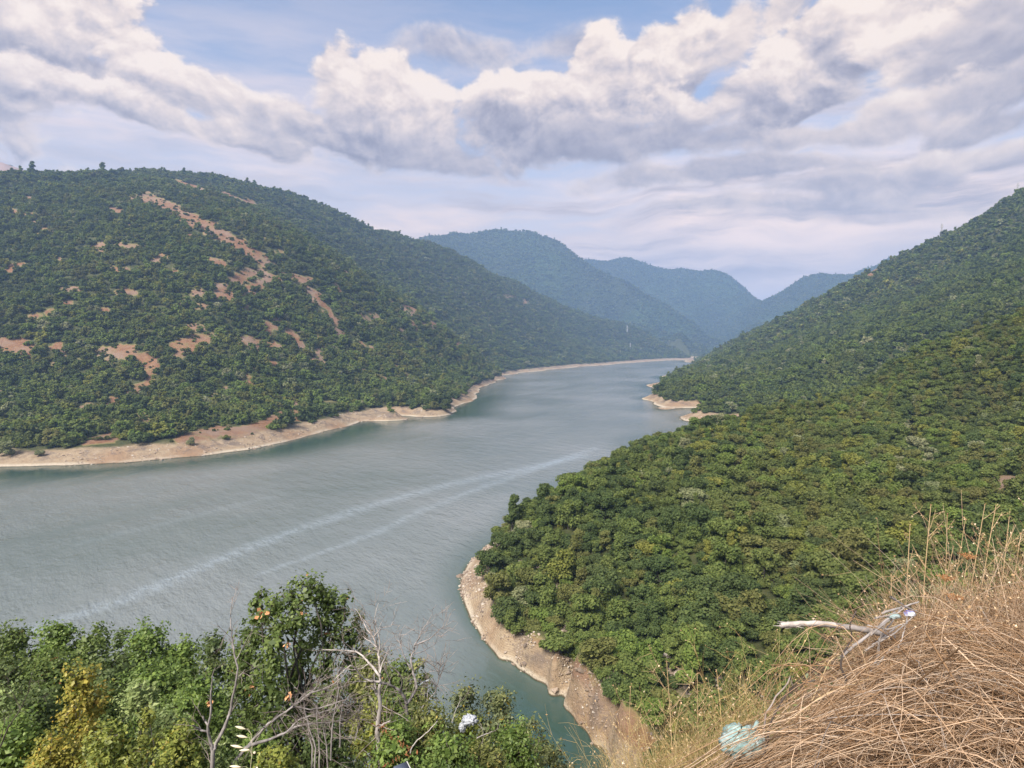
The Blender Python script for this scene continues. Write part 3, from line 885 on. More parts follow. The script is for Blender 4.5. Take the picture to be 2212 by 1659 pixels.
def crown_arrays(seed, n, leaf, shape='round', rad=1.0):
    """crown of unit radius, base near z=0.25, made of leaf clumps in lobes"""
    r = np.random.default_rng(seed)
    nl = r.integers(15, 24)
    ph = r.uniform(0, 2 * math.pi, nl)
    zz = r.uniform(0, 1, nl)
    if shape == 'round':
        rr = np.sqrt(np.clip(1 - (zz * 1.05 - .25) ** 2, 0.05, 1)) * r.uniform(.35, .78, nl)
        zc = 0.45 + zz * 1.15
    elif shape == 'tall':
        rr = (1 - zz * .8) * r.uniform(.25, .62, nl)
        zc = 0.4 + zz * 2.0
    else:
        rr = np.sqrt(r.uniform(0, 1, nl)) * .85
        zc = 0.45 + .55 * (1 - rr ** 2) * r.uniform(.4, 1.1, nl)
    cen = np.stack([rr * np.cos(ph), rr * np.sin(ph), zc], 1)
    lr = r.uniform(.16, .46, nl) * (1 if shape != 'tall' else .8)
    k = r.choice(nl, n, p=lr ** 2 / np.sum(lr ** 2))
    d = unit(r.normal(size=(n, 3)) + np.array([0, 0, .35]))
    rad_k = lr[k] * np.power(r.uniform(.35, 1.12, n), .6)
    c = cen[k] + d * rad_k[:, None] * np.array([1, 1, .8])
    c[:, 2] = np.maximum(c[:, 2], .12)
    nrm = unit(d * .8 + r.normal(size=(n, 3)) * .55 + np.array([0, 0, .75]))
    return leaf_quads(c, nrm, leaf * r.uniform(.6, 1.35, n), r, aspect=1.25)


def trunk_arrays(seed, h=1.0, rad=.06, limbs=4):
    r = np.random.default_rng(seed)
    paths, radii = [], []
    S = 5
    base = np.zeros((S, 3)); base[:, 2] = np.linspace(-.15, h, S); base[:, :2] += np.cumsum(r.normal(0, .03, (S, 2)), 0)
    paths.append(base); radii.append(np.linspace(rad, rad * .35, S))
    for i in range(limbs):
        t = r.uniform(.3, .8)
        o = base[int(t * (S - 1))]
        a = r.uniform(0, 2 * math.pi)
        e = o + np.array([math.cos(a) * .5, math.sin(a) * .5, r.uniform(.25, .6)])
        p = np.linspace(o, e, S); p[1:-1] += r.normal(0, .03, (S - 2, 3))
        paths.append(p); radii.append(np.linspace(rad * .5, rad * .12, S))
    return tubes(np.array(paths), np.array(radii), 5)


SHAPES = ['round', 'wide', 'round', 'tall']
# near prototypes: (crown mesh, trunk mesh) for colour x shape; and collections for the instanced woods
def proto_set(tag, n, leaf):
    out = []
    for si, sh in enumerate(SHAPES):
        v, f = crown_arrays(100 + si * 7 + n, n, leaf, sh)
        tv, tf = trunk_arrays(300 + si)
        tm = mesh_from_arrays('trunk', tv, tf, [M_BARK], smooth=True)
        for ci, mat in enumerate(M_LEAF):
            me = mesh_from_arrays('crown', v, f, [mat])
            out.append((ci, si, me, tm))
    return out


P_NEAR = proto_set('near', 2600, .155)
P_MID = proto_set('mid', 850, .26)
P_FAR = proto_set('far', 200, .48)


def proto_collection(tag, protos):
    col = bpy.data.collections.new('tree_kinds_' + tag)
    for k, (ci, si, me, tm) in enumerate(protos):
        o = bpy.data.objects.new('tree_kind_%s_%02d' % (tag, si * 10 + ci), me)
        col.objects.link(o)
    return col


COLL = {'near': proto_collection('near', P_NEAR), 'mid': proto_collection('mid', P_MID), 'far': proto_collection('far', P_FAR)}


def gn_instancer(name, col):
    ng = bpy.data.node_groups.new(name, 'GeometryNodeTree')
    ng.interface.new_socket('Geometry', in_out='INPUT', socket_type='NodeSocketGeometry')
    ng.interface.new_socket('Geometry', in_out='OUTPUT', socket_type='NodeSocketGeometry')
    N, L = ng.nodes, ng.links
    gi = N.new('NodeGroupInput'); go = N.new('NodeGroupOutput')
    ci = N.new('GeometryNodeCollectionInfo')
    ci.inputs['Collection'].default_value = col
    ci.inputs['Separate Children'].default_value = True
    ci.inputs['Reset Children'].default_value = True
    iop = N.new('GeometryNodeInstanceOnPoints')
    iop.inputs['Pick Instance'].default_value = True

    def attr(nm, t):
        a = N.new('GeometryNodeInputNamedAttribute'); a.data_type = t
        a.inputs['Name'].default_value = nm
        return a.outputs['Attribute']
    L.new(gi.outputs[0], iop.inputs['Points'])
    L.new(ci.outputs[0], iop.inputs['Instance'])
    L.new(attr('kind_index', 'INT'), iop.inputs['Instance Index'])
    L.new(attr('rot', 'FLOAT_VECTOR'), iop.inputs['Rotation'])
    L.new(attr('scl', 'FLOAT_VECTOR'), iop.inputs['Scale'])
    L.new(iop.outputs[0], go.inputs[0])
    return ng


def instanced(name, col, pts, kinds, rot, scl, **props):
    me = bpy.data.meshes.new(name)
    me.vertices.add(len(pts)); me.vertices.foreach_set('co', np.asarray(pts, np.float32).ravel())
    add_attr(me, 'kind_index', kinds, typ='INT')
    add_attr(me, 'rot', rot, typ='FLOAT_VECTOR')
    add_attr(me, 'scl', scl, typ='FLOAT_VECTOR')
    o = link(name, me, **props)
    md = o.modifiers.new('instances', 'NODES')
    md.node_group = gn_instancer(name, col)
    return o


# ------------------------------------------------------------------ where trees stand
# horizon profile seen from the camera (for leaving out what no nearby viewpoint sees)
_tan = (GZ + 9.0 - CAMZ) / GR
_run = np.maximum.accumulate((GZ - CAMZ) / GR, axis=1)


def scatter(r0, r1, spacing, seed, jitter=.45, tol=14.0, zmin=5.0, zone=None):
    r = np.random.default_rng(seed)
    xs = np.arange(-r1 * .95, r1 * .95, spacing); ys = np.arange(0, r1, spacing)
    X, Y = np.meshgrid(xs, ys)
    X = X + r.uniform(-jitter, jitter, X.shape) * spacing + (np.arange(len(ys))[:, None] % 2) * spacing * .5
    Y = Y + r.uniform(-jitter, jitter, Y.shape) * spacing
    R = np.hypot(X, Y)
    k = (R > r0) & (R <= r1) & (np.abs(np.arctan2(X, Y)) < math.radians(47))
    X, Y, R = X[k], Y[k], R[k]
    Z = ground(X, Y)
    k = Z > 3.5
    X, Y, R, Z = X[k], Y[k], R[k], Z[k]
    run = sample_grid(_run, X, Y)
    k = (Z + tol - CAMZ) / R > run
    X, Y, R, Z = X[k], Y[k], R[k], Z[k]
    edge = zmin + fbm(X / 25, Y / 25, 3, 3) * 2.2 - .8 * (R > 250)
    bare = sample_grid(GCLEAR, X, Y)
    k = (Z > edge) & ~((Z > 500) & (R < 3150)) & (r.uniform(0, 1, len(X)) > bare * 1.02 + .015)
    return X[k], Y[k], Z[k], R[k], r


def kinds_for(X, Y, n, r, wts):
    """colour classes in loose patches"""
    a = fbm(X / 60, Y / 60, 3, 55)
    w = np.tile(np.array(wts, float), (n, 1))
    w[:, 2] *= np.exp(a * 2.0); w[:, 1] *= np.exp(-a * 2.0); w[:, 5] *= np.exp(a * 1.0)
    w /= w.sum(1, keepdims=True)
    cum = np.cumsum(w, 1)
    ci = (r.uniform(0, 1, n)[:, None] > cum).sum(1)
    si = r.choice([0, 1, 2, 3], n, p=[.34, .26, .32, .08])
    return np.clip(ci, 0, 5), si


def rots(n, r, tilt=.12):
    return np.stack([r.normal(0, tilt, n), r.normal(0, tilt, n), r.uniform(0, 2 * math.pi, n)], 1)

NC = len(LEAFC)

# near spur and bay: small oak and hornbeam wood
X, Y, Z, R, r = scatter(62, 430, 2.9, 5, zmin=3.4)
az_ = np.arctan2(X, Y)
keepR = az_ > np.interp(R, [60, 110, 160, 300, 430], [-.5, -.3, -.25, -.2, -.05])
X, Y, Z, R = X[keepR], Y[keepR], Z[keepR], R[keepR]
ci, si = kinds_for(X, Y, len(X), r, [.42, .22, .07, .19, .03, .07])
sc = r.lognormal(0, .42, len(X)) * 1.95
sc = np.clip(sc, .9, 3.5)
sz = sc * r.uniform(.75, 1.25, len(X))
u_, v_, d_ = project(X, Y, Z)
vis = (u_ > -60) & (u_ < 2270) & (v_ < 1800)
order = np.argsort(np.where(vis, -sc / R, 1))
NEAR_N = 300
sel = order[:NEAR_N]
rest = np.setdiff1d(np.arange(len(X)), sel)
pts = np.stack([X, Y, Z - .3], 1)
rt = rots(len(X), r)
COLW = [(1080, 'at the tip of the near spur'), (1180, 'just behind the spur tip'), (1290, 'above the widest gravel bank'), (1400, 'above the head of the inlet'), (1510, 'behind the leftmost dry stalks'),
        (1620, 'above the turquoise bag'), (1740, 'around the broken branch end'), (1850, 'above the broken branch'), (1960, 'above the stick tangle'), (2080, 'left behind the dry mound'), (9999, 'behind the dry mound')]
ROWW = [(950, 'crest'), (1040, 'upper slope'), (1130, 'middle slope'), (1220, 'shoulder'), (1310, 'lower slope'), (1400, 'foot slope'), (9999, 'lowest edge')]
def WHERE(u, v, z):
    return next(w for k, w in COLW if u < k) + ', ' + next(w for k, w in ROWW if v < k)
SIZE = lambda s: 'large' if s > 2.8 else 'small' if s < 1.9 else 'medium-sized'
FORM = ['round-topped', 'broad', 'rounded', 'pointed']
pk = {(ci_, si_): (me, tm) for ci_, si_, me, tm in P_NEAR}
LAB = {}
for i in sel:
    LAB.setdefault('%s %s %s tree %s' % (SIZE(sc[i]), LEAFC[int(ci[i])][0], FORM[int(si[i])], WHERE(u_[i], v_[i], Z[i])), []).append(i)
LABEL = {}
for t, ii in LAB.items():
    ii = sorted(ii, key=lambda k: u_[k])
    for n_, i in enumerate(ii):
        if len(ii) == 1: LABEL[i] = t
        elif len(ii) == 2: LABEL[i] = t + (', left one' if n_ == 0 else ', right one')
        else: LABEL[i] = t + (', leftmost' if n_ == 0 else ', rightmost' if n_ == len(ii) - 1 else ', middle one' if len(ii) == 3 else ', %s' % ['', 'second', 'third', 'fourth', 'fifth', 'sixth'][min(n_, 5)])
for n_, i in enumerate(sel):
    me, tm = pk[(int(ci[i]), int(si[i]))]
    e = bpy.data.objects.new('oak_tree' if si[i] != 3 else 'hornbeam_tree', None)
    COL.objects.link(e)
    e.location = pts[i]; e.rotation_euler = rt[i]; e.scale = (sc[i], sc[i], sz[i])
    e.empty_display_size = .3
    e['category'] = 'tree'
    e['group'] = 'trees of the near wooded spur'
    e['label'] = LABEL[i]
    link('crown', me, e); link('trunk', tm, e)
instanced('spur_woodland', COLL['near'], pts[rest], (si * NC + ci)[rest] if True else 0, rt[rest], np.stack([sc, sc, sz], 1)[rest], kind='stuff', category='woodland', label='dense small-leaved wood covering the near spur right of the inlet')

# everything to 1000 m
X, Y, Z, R, r = scatter(140, 430, 5.0, 6, zmin=6.5)
k = np.arctan2(X, Y) <= np.interp(R, [60, 110, 160, 300, 430], [-.5, -.3, -.25, -.2, -.05])
X2, Y2, Z2, R2_, r = scatter(430, 1150, 5.6, 7, zmin=6.0)
X = np.concatenate([X[k], X2]); Y = np.concatenate([Y[k], Y2]); Z = np.concatenate([Z[k], Z2]); R = np.concatenate([R[k], R2_])
_r1 = (np.arctan2(X, Y) > .12) & (R > 430)
ci, si = kinds_for(X, Y, len(X), r, [.42, .27, .05, .12, .035, .11])
ci = np.where(_r1 & ((ci == 2) | (ci == 3)), r.choice([0, 1], len(X)), ci)
sc = np.clip(r.lognormal(0, .30, len(X)) * 3.6, 1.5, 6.0)
sz = sc * r.uniform(.75, 1.15, len(X))
pts = np.stack([X, Y, Z - .6], 1)
rt = rots(len(X), r)
isr = np.arctan2(X, Y) > np.interp(R, [60, 300, 700, 1500, 3200], [-.35, -.1, .17, .27, .27])
SC = np.stack([sc, sc, sz], 1)
for nm, kk, lab in (('left_woodland', ~isr, 'oak wood with bare red clearings covering the large left hillside'), ('right_woodland', isr, 'dense wood covering the steep right hillside behind the bay')):
    instanced(nm, COLL['mid'], pts[kk], (si * NC + ci)[kk], rt[kk], SC[kk], kind='stuff', category='woodland', label=lab)

# 1150 m .. 4600 m
X, Y, Z, R, r = scatter(1150, 3150, 8.0, 8, zmin=8.0, tol=16)
X2, Y2, Z2, R2_, r = scatter(3150, 5400, 14.0, 9, zmin=10.0, tol=18)
nfar = len(X)
X = np.concatenate([X, X2]); Y = np.concatenate([Y, Y2]); Z = np.concatenate([Z, Z2]); R = np.concatenate([R, R2_])
ci, si = kinds_for(X, Y, len(X), r, [.45, .30, .03, .12, .02, .08])
sc = np.clip(r.lognormal(0, .28, len(X)) * np.where(R > 3150, 6.3, 4.8), 2.0, 12)
sz = sc * r.uniform(.6, .95, len(X))
pts = np.stack([X, Y, Z - 1.0], 1); rt = rots(len(X), r); SC = np.stack([sc, sc, sz], 1)
k1 = R <= 3150
instanced('middle_woodland', COLL['far'], pts[k1], (si * NC + ci)[k1], rt[k1], SC[k1], kind='stuff', category='woodland', label='dark green wood on the long middle ridge down to the lake head')
instanced('mountain_woodland', COLL['far'], pts[~k1], (si * NC + ci)[~k1], rt[~k1], SC[~k1], kind='stuff', category='woodland', label='hazy blue-green woodland on the far mountains')
print('TREES', nfar, len(X), len(rest))
#REST4


# ================================================================== things
def thing(name, label, cat, loc=(0, 0, 0), group=None):
    e = link(name, None)
    e.location = loc
    e.empty_display_size = .2
    e['label'] = label; e['category'] = cat
    if group:
        e['group'] = group
    return e


def part(name, vf, mat, parent, smooth=False, loc=None, kind=None):
    v, f = vf
    if loc is not None:
        v = v - np.asarray(loc)
    o = link(name, mesh_from_arrays(name, v, f, [mat], smooth=smooth), parent)
    if kind:
        o['kind'] = kind
    return o


# ------------------------------------------------------------------ loose stones on the banks
def stone_mesh(seed):
    r = np.random.default_rng(seed)
    import bmesh
    bm = bmesh.new()
    bmesh.ops.create_icosphere(bm, subdivisions=1, radius=1)
    for v in bm.verts:
        v.co *= r.uniform(.7, 1.15)
        v.co.z *= .6; v.co.y *= .8
    me = bpy.data.meshes.new('stone'); bm.to_mesh(me); bm.free()
    return me


def mat_stone():
    m, nt, out = new_mat('bank_stone')
    oi = nt.node('ShaderNodeObjectInfo'); geo = nt.node('ShaderNodeNewGeometry')
    n = nt.noise(geo.outputs['Position'], 4, 4)
    c = nt.colramp(oi.outputs['Random'], [(0, (0.13, 0.10, 0.08)), (.35, (0.24, 0.18, 0.13)), (.7, (0.36, 0.28, 0.21)), (1, (0.5, 0.45, 0.38))])
    c = nt.mix(nt.ramp(n, .4, .7, 0, .5), c, (0.12, .09, .07))
    bs = nt.node('ShaderNodeBsdfPrincipled'); nt.inp(bs, 'Base Color', c); nt.inp(bs, 'Roughness', .9)
    nt.l.new(bs.outputs[0], out.inputs[0])
    return m
M_STONE = mat_stone()
scol = bpy.data.collections.new('stone_kinds')
for k in range(5):
    sm = stone_mesh(900 + k); sm.materials.append(M_STONE)
    scol.objects.link(bpy.data.objects.new('stone_kind_%d' % k, sm))


def bank_stones():
    r = np.random.default_rng(12)
    n = 760000
    a = r.uniform(math.radians(-36), math.radians(34), n); R = np.sqrt(r.uniform(70 ** 2, 215 ** 2, n))
    R[: n // 5] = r.uniform(250, 620, n // 5)
    X, Y = R * np.sin(a), R * np.cos(a)
    Z = ground(X, Y)
    lim = np.where(R < 112, 9.5, np.where(R < 230, 7.0, 5.5))
    cl = fbm(X / 9, Y / 9, 4, 8)
    k = (Z > -.15) & (Z < lim) & (r.uniform(0, 1, n) < np.clip(.35 + cl * 1.1, .03, 1))
    X, Y, Z, R = X[k], Y[k], Z[k], R[k]
    m = len(X)
    s = np.clip(r.lognormal(-1.95, .62, m), .05, .95) * np.where(R > 240, 1.9, 1)
    s = np.where((Z < .25) & (r.uniform(0, 1, m) < .5), s * 1.6, s)
    instanced('bank_stones', scol, np.stack([X, Y, Z], 1), r.integers(0, 5, m), np.stack([r.uniform(-.4, .4, m), r.uniform(-.4, .4, m), r.uniform(0, 6.28, m)], 1),
              np.stack([s, s * r.uniform(.7, 1.2, m), s * r.uniform(.5, 1, m)], 1), kind='stuff', category='stones', label='loose grey and tan stones strewn over the bare lake banks')
    print('STONES', m)
bank_stones()


def bank_bushes():
    """low green tufts on the bare strips and in the red clearings"""
    r = np.random.default_rng(14)
    n = 90000
    a = r.uniform(math.radians(-44), math.radians(34), n); R = np.exp(r.uniform(math.log(85), math.log(1100), n))
    X, Y = R * np.sin(a), R * np.cos(a); Z = ground(X, Y)
    bare = sample_grid(GCLEAR, X, Y)
    cl = fbm(X / 14, Y / 14, 3, 18)
    p = np.where((Z > 1.5) & (Z < 8), .16 * np.clip(cl, 0, 1) * (Z > 4.5), 0)
    p = np.where((bare > .4) & (Z > 8), np.clip(.30 + cl * 1.3, 0.06, .95), p)
    run = sample_grid(_run, X, Y)
    k = (r.uniform(0, 1, n) < p * np.clip(R / 700, .1, 1)) & ((Z + 6 - CAMZ) / R > run)
    X, Y, Z, R = X[k], Y[k], Z[k], R[k]; m = len(X)
    s = np.clip(r.lognormal(-.1, .45, m), .35, 2.6) * np.where(R > 330, 1.25, .42)
    ci = r.choice([0, 1, 3, 5], m, p=[.3, .4, .2, .1]); si = r.choice([0, 1, 2], m)
    instanced('low_scrub', COLL['mid'], np.stack([X, Y, Z - .1 * s], 1), si * NC + ci, rots(m, r), np.stack([s, s, s * .8], 1), kind='stuff', category='scrub', label='low dark scrub dotted over the red clearings and bare banks')
    print('SCRUB', m)
bank_bushes()

# pale willows along the left shore, seen one by one
for n_, (u, v, s, c, lab) in enumerate([(14, 985, 5.2, 4, 'large pale grey-leaved willow at the far left edge of the shore'), (88, 985, 3.2, 4, 'small round silvery bush second from left on the tan shore'),
                                   (412, 962, 3.0, 4, 'silvery round bush overhanging the middle of the left shore'), (322, 955, 3.4, 1, 'dark green bush right of the red bank on left shore'),
                                   (490, 950, 3.0, 2, 'light green bush alone on the tan left shore'), (962, 888, 6.5, 1, 'big dark round tree at the rocky point of left shore'),
                                   (1140, 792, 9.0, 4, 'silvery willow clump on the far cove shore of the lake')]):
    # walk the ray to the ground
    dx, dy, dz = [float(q) for q in px_dir(u, v)]
    t = np.exp(np.linspace(math.log(100), math.log(3000), 1500))
    gz = ground(dx * t, dy * t)
    hit = np.argmax(CAMZ + dz * t < gz)
    loc = (dx * t[hit], dy * t[hit], float(gz[hit]) - .3)
    me, tm = [(a, b) for q, w, a, b in P_NEAR if q == c and w == (n_ % 3)][0]
    e = thing('willow_tree' if c == 4 else 'shore_tree', lab, 'tree', loc, 'single trees on the lake shore')
    e.scale = (s * .8, s * .8, s * .85); e.rotation_euler = (0, 0, n_ * 1.7)
    link('crown', me, e); link('trunk', tm, e)


# ------------------------------------------------------------------ pylons and houses far off
M_STEEL = mat_plain('galvanised_steel', (0.30, 0.30, 0.30), (0.42, 0.42, 0.42), rough=.6, isl=.1)
M_WALL = mat_plain('house_plaster', (0.70, 0.67, 0.60), (0.80, 0.78, 0.72), isl=.05)
M_ROOF = mat_plain('house_roof', (0.30, 0.12, 0.07), (0.40, 0.18, 0.10), isl=.1)


def pylon(loc, h, label, th):
    e = thing('lattice_pylon', label, 'pylon', loc, 'power line pylons')
    w0, w1 = h * .09, h * .018
    legs = []
    for sx in (-1, 1):
        for sy in (-1, 1):
            legs.append(np.array([[sx * w0, sy * w0, 0], [sx * w1, sy * w1, h * .72], [0, 0, h]]))
    part('mast_leg', tubes(np.array(legs), np.full((4, 3), th), 4), M_STEEL, e)
    br = []
    for k in range(7):
        z0, z1 = h * k * .1, h * (k + 1) * .1
        a, b = w0 + (w1 - w0) * k / 7.2, w0 + (w1 - w0) * (k + 1) / 7.2
        br += [[[-a, -a, z0], [b, -b, z1]], [[a, -a, z0], [-b, -b, z1]], [[-a, a, z0], [b, a, z1]], [[a, a, z0], [-b, b, z1]]]
    part('bracing', tubes(np.array(br), np.full((len(br), 2), th * .6), 3), M_STEEL, e)
    for z in (.70, .80, .90):
        w = h * (.13 if z == .8 else .10)
        part('cross_arm', tubes(np.array([[[-w, 0, h * z], [0, 0, h * z + .5], [w, 0, h * z]], [[-w, 0, h * z], [0, 0, h * z - .8], [w, 0, h * z]]]), np.full((2, 3), th * .8), 3), M_STEEL, e)
for (u, v, y, h, lab) in [(2034, 506, 1236, 27, 'grey lattice pylon on the skyline of the right hill'), (2198, 420, 1112, 25, 'grey lattice pylon near the top right edge of the hill'),
                          (1355, 708, 2700, 34, 'small grey pylon on the middle ridge above the lake, upper one'), (1362, 728, 2480, 30, 'small grey pylon on the middle ridge above the lake, lower one')]:
    x, yy, z = P(u, v, y)
    pylon((x, yy, float(ground(x, yy)) - .5), h, lab, .22 * y / 1200)


def house(loc, w, d, h, rot, label):
    e = thing('house', label, 'house', loc, 'houses at the head of the valley'); e.rotation_euler = (0, 0, rot)
    a, b = w / 2, d / 2
    v = np.array([(-a, -b, -1), (a, -b, -1), (a, b, -1), (-a, b, -1), (-a, -b, h), (a, -b, h), (a, b, h), (-a, b, h)])
    part('wall', (v, np.array([[0, 1, 5, 4], [1, 2, 6, 5], [2, 3, 7, 6], [3, 0, 4, 7]])), M_WALL, e)
    o = .5
    v = np.array([(-a - o, -b - o, h - .1), (a + o, -b - o, h - .1), (a + o, 0, h + d * .3), (-a - o, 0, h + d * .3), (-a - o, b + o, h - .1), (a + o, b + o, h - .1)])
    part('roof', (v, np.array([[0, 1, 2, 3], [3, 2, 5, 4], [0, 3, 4, 4], [1, 5, 2, 2]])), M_ROOF, e)
for (u, y, w, d, h, rt_, lab) in [(1557, 3350, 20, 12, 7, .2, 'white house at the head of the valley, the brightest'), (1549, 3250, 12, 9, 5, .8, 'smaller pale house left of the bright white one'), (1563, 3500, 13, 9, 6, -.4, 'pale house half hidden by trees at the valley head')]:
    x = (u - CX) / FPX * y
    house((x, y, float(ground(x, y))), w, d, h, rt_, lab)


# ------------------------------------------------------------------ leafy shrubs and trees close by
FG = {
    'oak': mat_leaf('oak_leaves_close', (0.084, 0.127, 0.026), (0.104, 0.149, 0.031), (0.118, 0.168, 0.036), var=.8, trans=.28, gloss=.015, rare=(.996, (.42, .19, .08)), pos_scale=.9),
    'green': mat_leaf('green_leaves_close', (0.130, 0.206, 0.033), (0.161, 0.242, 0.040), (0.107, 0.164, 0.032), var=.7, trans=.33, gloss=.015, pos_scale=.8),
    'dark': mat_leaf('dark_leaves_close', (0.073, 0.111, 0.029), (0.092, 0.131, 0.037), (0.115, 0.143, 0.040), var=.7, trans=.25, gloss=.015, pos_scale=.8),
    'yellow': mat_leaf('yellowing_leaves', (0.306, 0.285, 0.033), (0.360, 0.307, 0.037), (0.191, 0.235, 0.034), var=.7, trans=.35, gloss=.015, rare=(.93, (.38, .25, .04)), pos_scale=1.5),
    'lime': mat_leaf('yellow_green_leaves', (0.238, 0.271, 0.040), (0.276, 0.299, 0.046), (0.168, 0.214, 0.034), var=.7, trans=.35, gloss=.015, rare=(.96, (.30, .24, .04)), pos_scale=1.5),
    'pale': mat_leaf('pale_ash_leaves', (0.253, 0.342, 0.099), (0.291, 0.360, 0.119), (0.200, 0.271, 0.079), var=.5, trans=.35, gloss=.015, pos_scale=1.2),
    'olive': mat_leaf('olive_leaves', (0.176, 0.192, 0.046), (0.215, 0.228, 0.055), (0.123, 0.157, 0.046), var=.8, trans=.3, gloss=.015, rare=(.985, (.42, .34, .10)), pos_scale=1.2),
    'grey': mat_leaf('grey_green_leaves', (0.130, 0.157, 0.073), (0.153, 0.186, 0.079), (0.183, 0.200, 0.059), var=.7, trans=.25, gloss=.015, rare=(.985, (.40, .30, .05)), pos_scale=1.2),
}
ASPECT = {'oak': 1.5, 'green': 1.6, 'dark': 1.5, 'yellow': 1.8, 'lime': 1.8, 'pale': 2.6, 'olive': 2.2, 'grey': 2.0}


def bent_path(a, b, n, r, wob):
    p = np.linspace(a, b, n)
    L = np.linalg.norm(np.asarray(b) - a)
    w = np.cumsum(r.normal(0, wob * L / n, (n, 3)), 0)
    w -= np.linspace(0, 1, n)[:, None] * w[-1]
    return p + w


def lobed_tree(name, label, cat, base, lobes, kind, leaf, seed, group=None, dens=1.0, trunk_r=.05, gaps=.25, cap=16000):
    """trunk and limbs reaching into lobes; each lobe carries twig-end clumps of leaves"""
    r = np.random.default_rng(seed)
    base = np.asarray(base, float)
    e = thing(name, label, cat, tuple(base), group)
    lobes = [np.asarray(l, float) for l in lobes]
    area = sum(l[3] ** 2 for l in lobes)
    leaf *= .92
    nleaf = int(min(cap, 17.0 * dens * area / leaf ** 2))
    S = 7
    paths, radii = [], []
    top = max(lobes, key=lambda l: l[2])
    fork = base + (np.array(top[:3]) - base) * .35
    main = bent_path(base, fork, S, r, .25); paths.append(main); radii.append(np.linspace(trunk_r, trunk_r * .75, S))
    cs, ns, sz = [], [], []
    for l in lobes:
        c, R = l[:3], l[3]
        p = bent_path(fork, c, S, r, .35); paths.append(p); radii.append(np.linspace(trunk_r * .6, trunk_r * .2, S))
        ncl = int(max(8, 30 * (R / (area / len(lobes)) ** .5)))
        d = unit(r.normal(size=(ncl, 3)) + [0, 0, .25])
        rr = R * np.power(r.uniform(.15, 1.12, ncl), .5)
        cc = c + d * rr[:, None] * [1, 1, .95]
        # runners that break the outline
        nsp = max(2, ncl // 6)
        d2 = unit(r.normal(size=(nsp, 3)) + [0, 0, .9]); cc[:nsp] = c + d2 * R * r.uniform(1.1, 1.4, (nsp, 1)); d[:nsp] = d2
        for q in range(0, ncl, 2):
            paths.append(bent_path(c + (cc[q] - c) * .15, cc[q], S, r, .3)); radii.append(np.linspace(trunk_r * .2, trunk_r * .05, S))
        m = int(nleaf * R ** 2 / area)
        k = r.integers(0, ncl, m)
        rc = R * .24
        off = r.normal(size=(m, 3)) * rc * .95 * np.array([1, 1, .75])
        cs.append(cc[k] + off)
        ns.append(unit(unit(off + 1e-6) * .5 + d[k] * .5 + r.normal(size=(m, 3)) * .6 + [0, 0, .7]))
        sz.append(leaf * r.uniform(.55, 1.3, m))
        mc = m // 7      # denser, larger-leaved inside of the lobe
        dc = unit(r.normal(size=(mc, 3)))
        cs.append(c + dc * R * np.power(r.uniform(0, 1, (mc, 1)), .4) * .85); ns.append(unit(dc + r.normal(size=(mc, 3)) * .5 + [0, 0, .5])); sz.append(leaf * r.uniform(1.6, 2.4, mc))
    cs = np.concatenate(cs); ns = np.concatenate(ns); sz = np.concatenate(sz)
    part('crown', leaf_quads(cs - base, ns, sz, r, aspect=ASPECT[kind]), FG[kind], e)
    wv, wf = tubes(np.array(paths), np.array(radii), 4)
    part('trunk', (wv - base, wf), M_BARK, e, smooth=True)
    return e


def shrub(u, v, y, wpx, kind, leaf, label, seed, hpx=None, name='shrub', cat='shrub', group='shrubs below the viewpoint', dens=1.0, pointed=False, cap=16000):
    """crown whose top shows at photo pixel (u, v) at distance y, wpx wide"""
    r = np.random.default_rng(seed)
    x, yy, z = P(u, v, y)
    R = wpx / FPX * y / 2
    H = (hpx or wpx) / FPX * y
    gz = float(ground(x, yy))
    lob = []
    n = 9 if wpx < 140 else 13
    for i in range(n):
        t = (i + .5) / n
        zz = z - H * t * .95 - R * .12
        wr = R * (min(1, .15 + t * 1.1) if pointed else math.sqrt(min(1, .25 + t * 1.2))) * .72
        a = i * 2.4 + r.uniform(-.4, .4)
        rr = wr * r.uniform(.45, 1.0) * (0.2 if i == 0 else 1)
        lr = R * r.uniform(.34, .50) * (.75 if pointed else 1)
        lob.append((x + rr * math.cos(a), yy + rr * math.sin(a) * .9, zz - lr * .3, lr))
    return lobed_tree(name, label, cat, (x, yy, min(gz, z - H * .6)), lob, kind, leaf, seed, group, dens, trunk_r=.015 + R * .015, cap=cap)

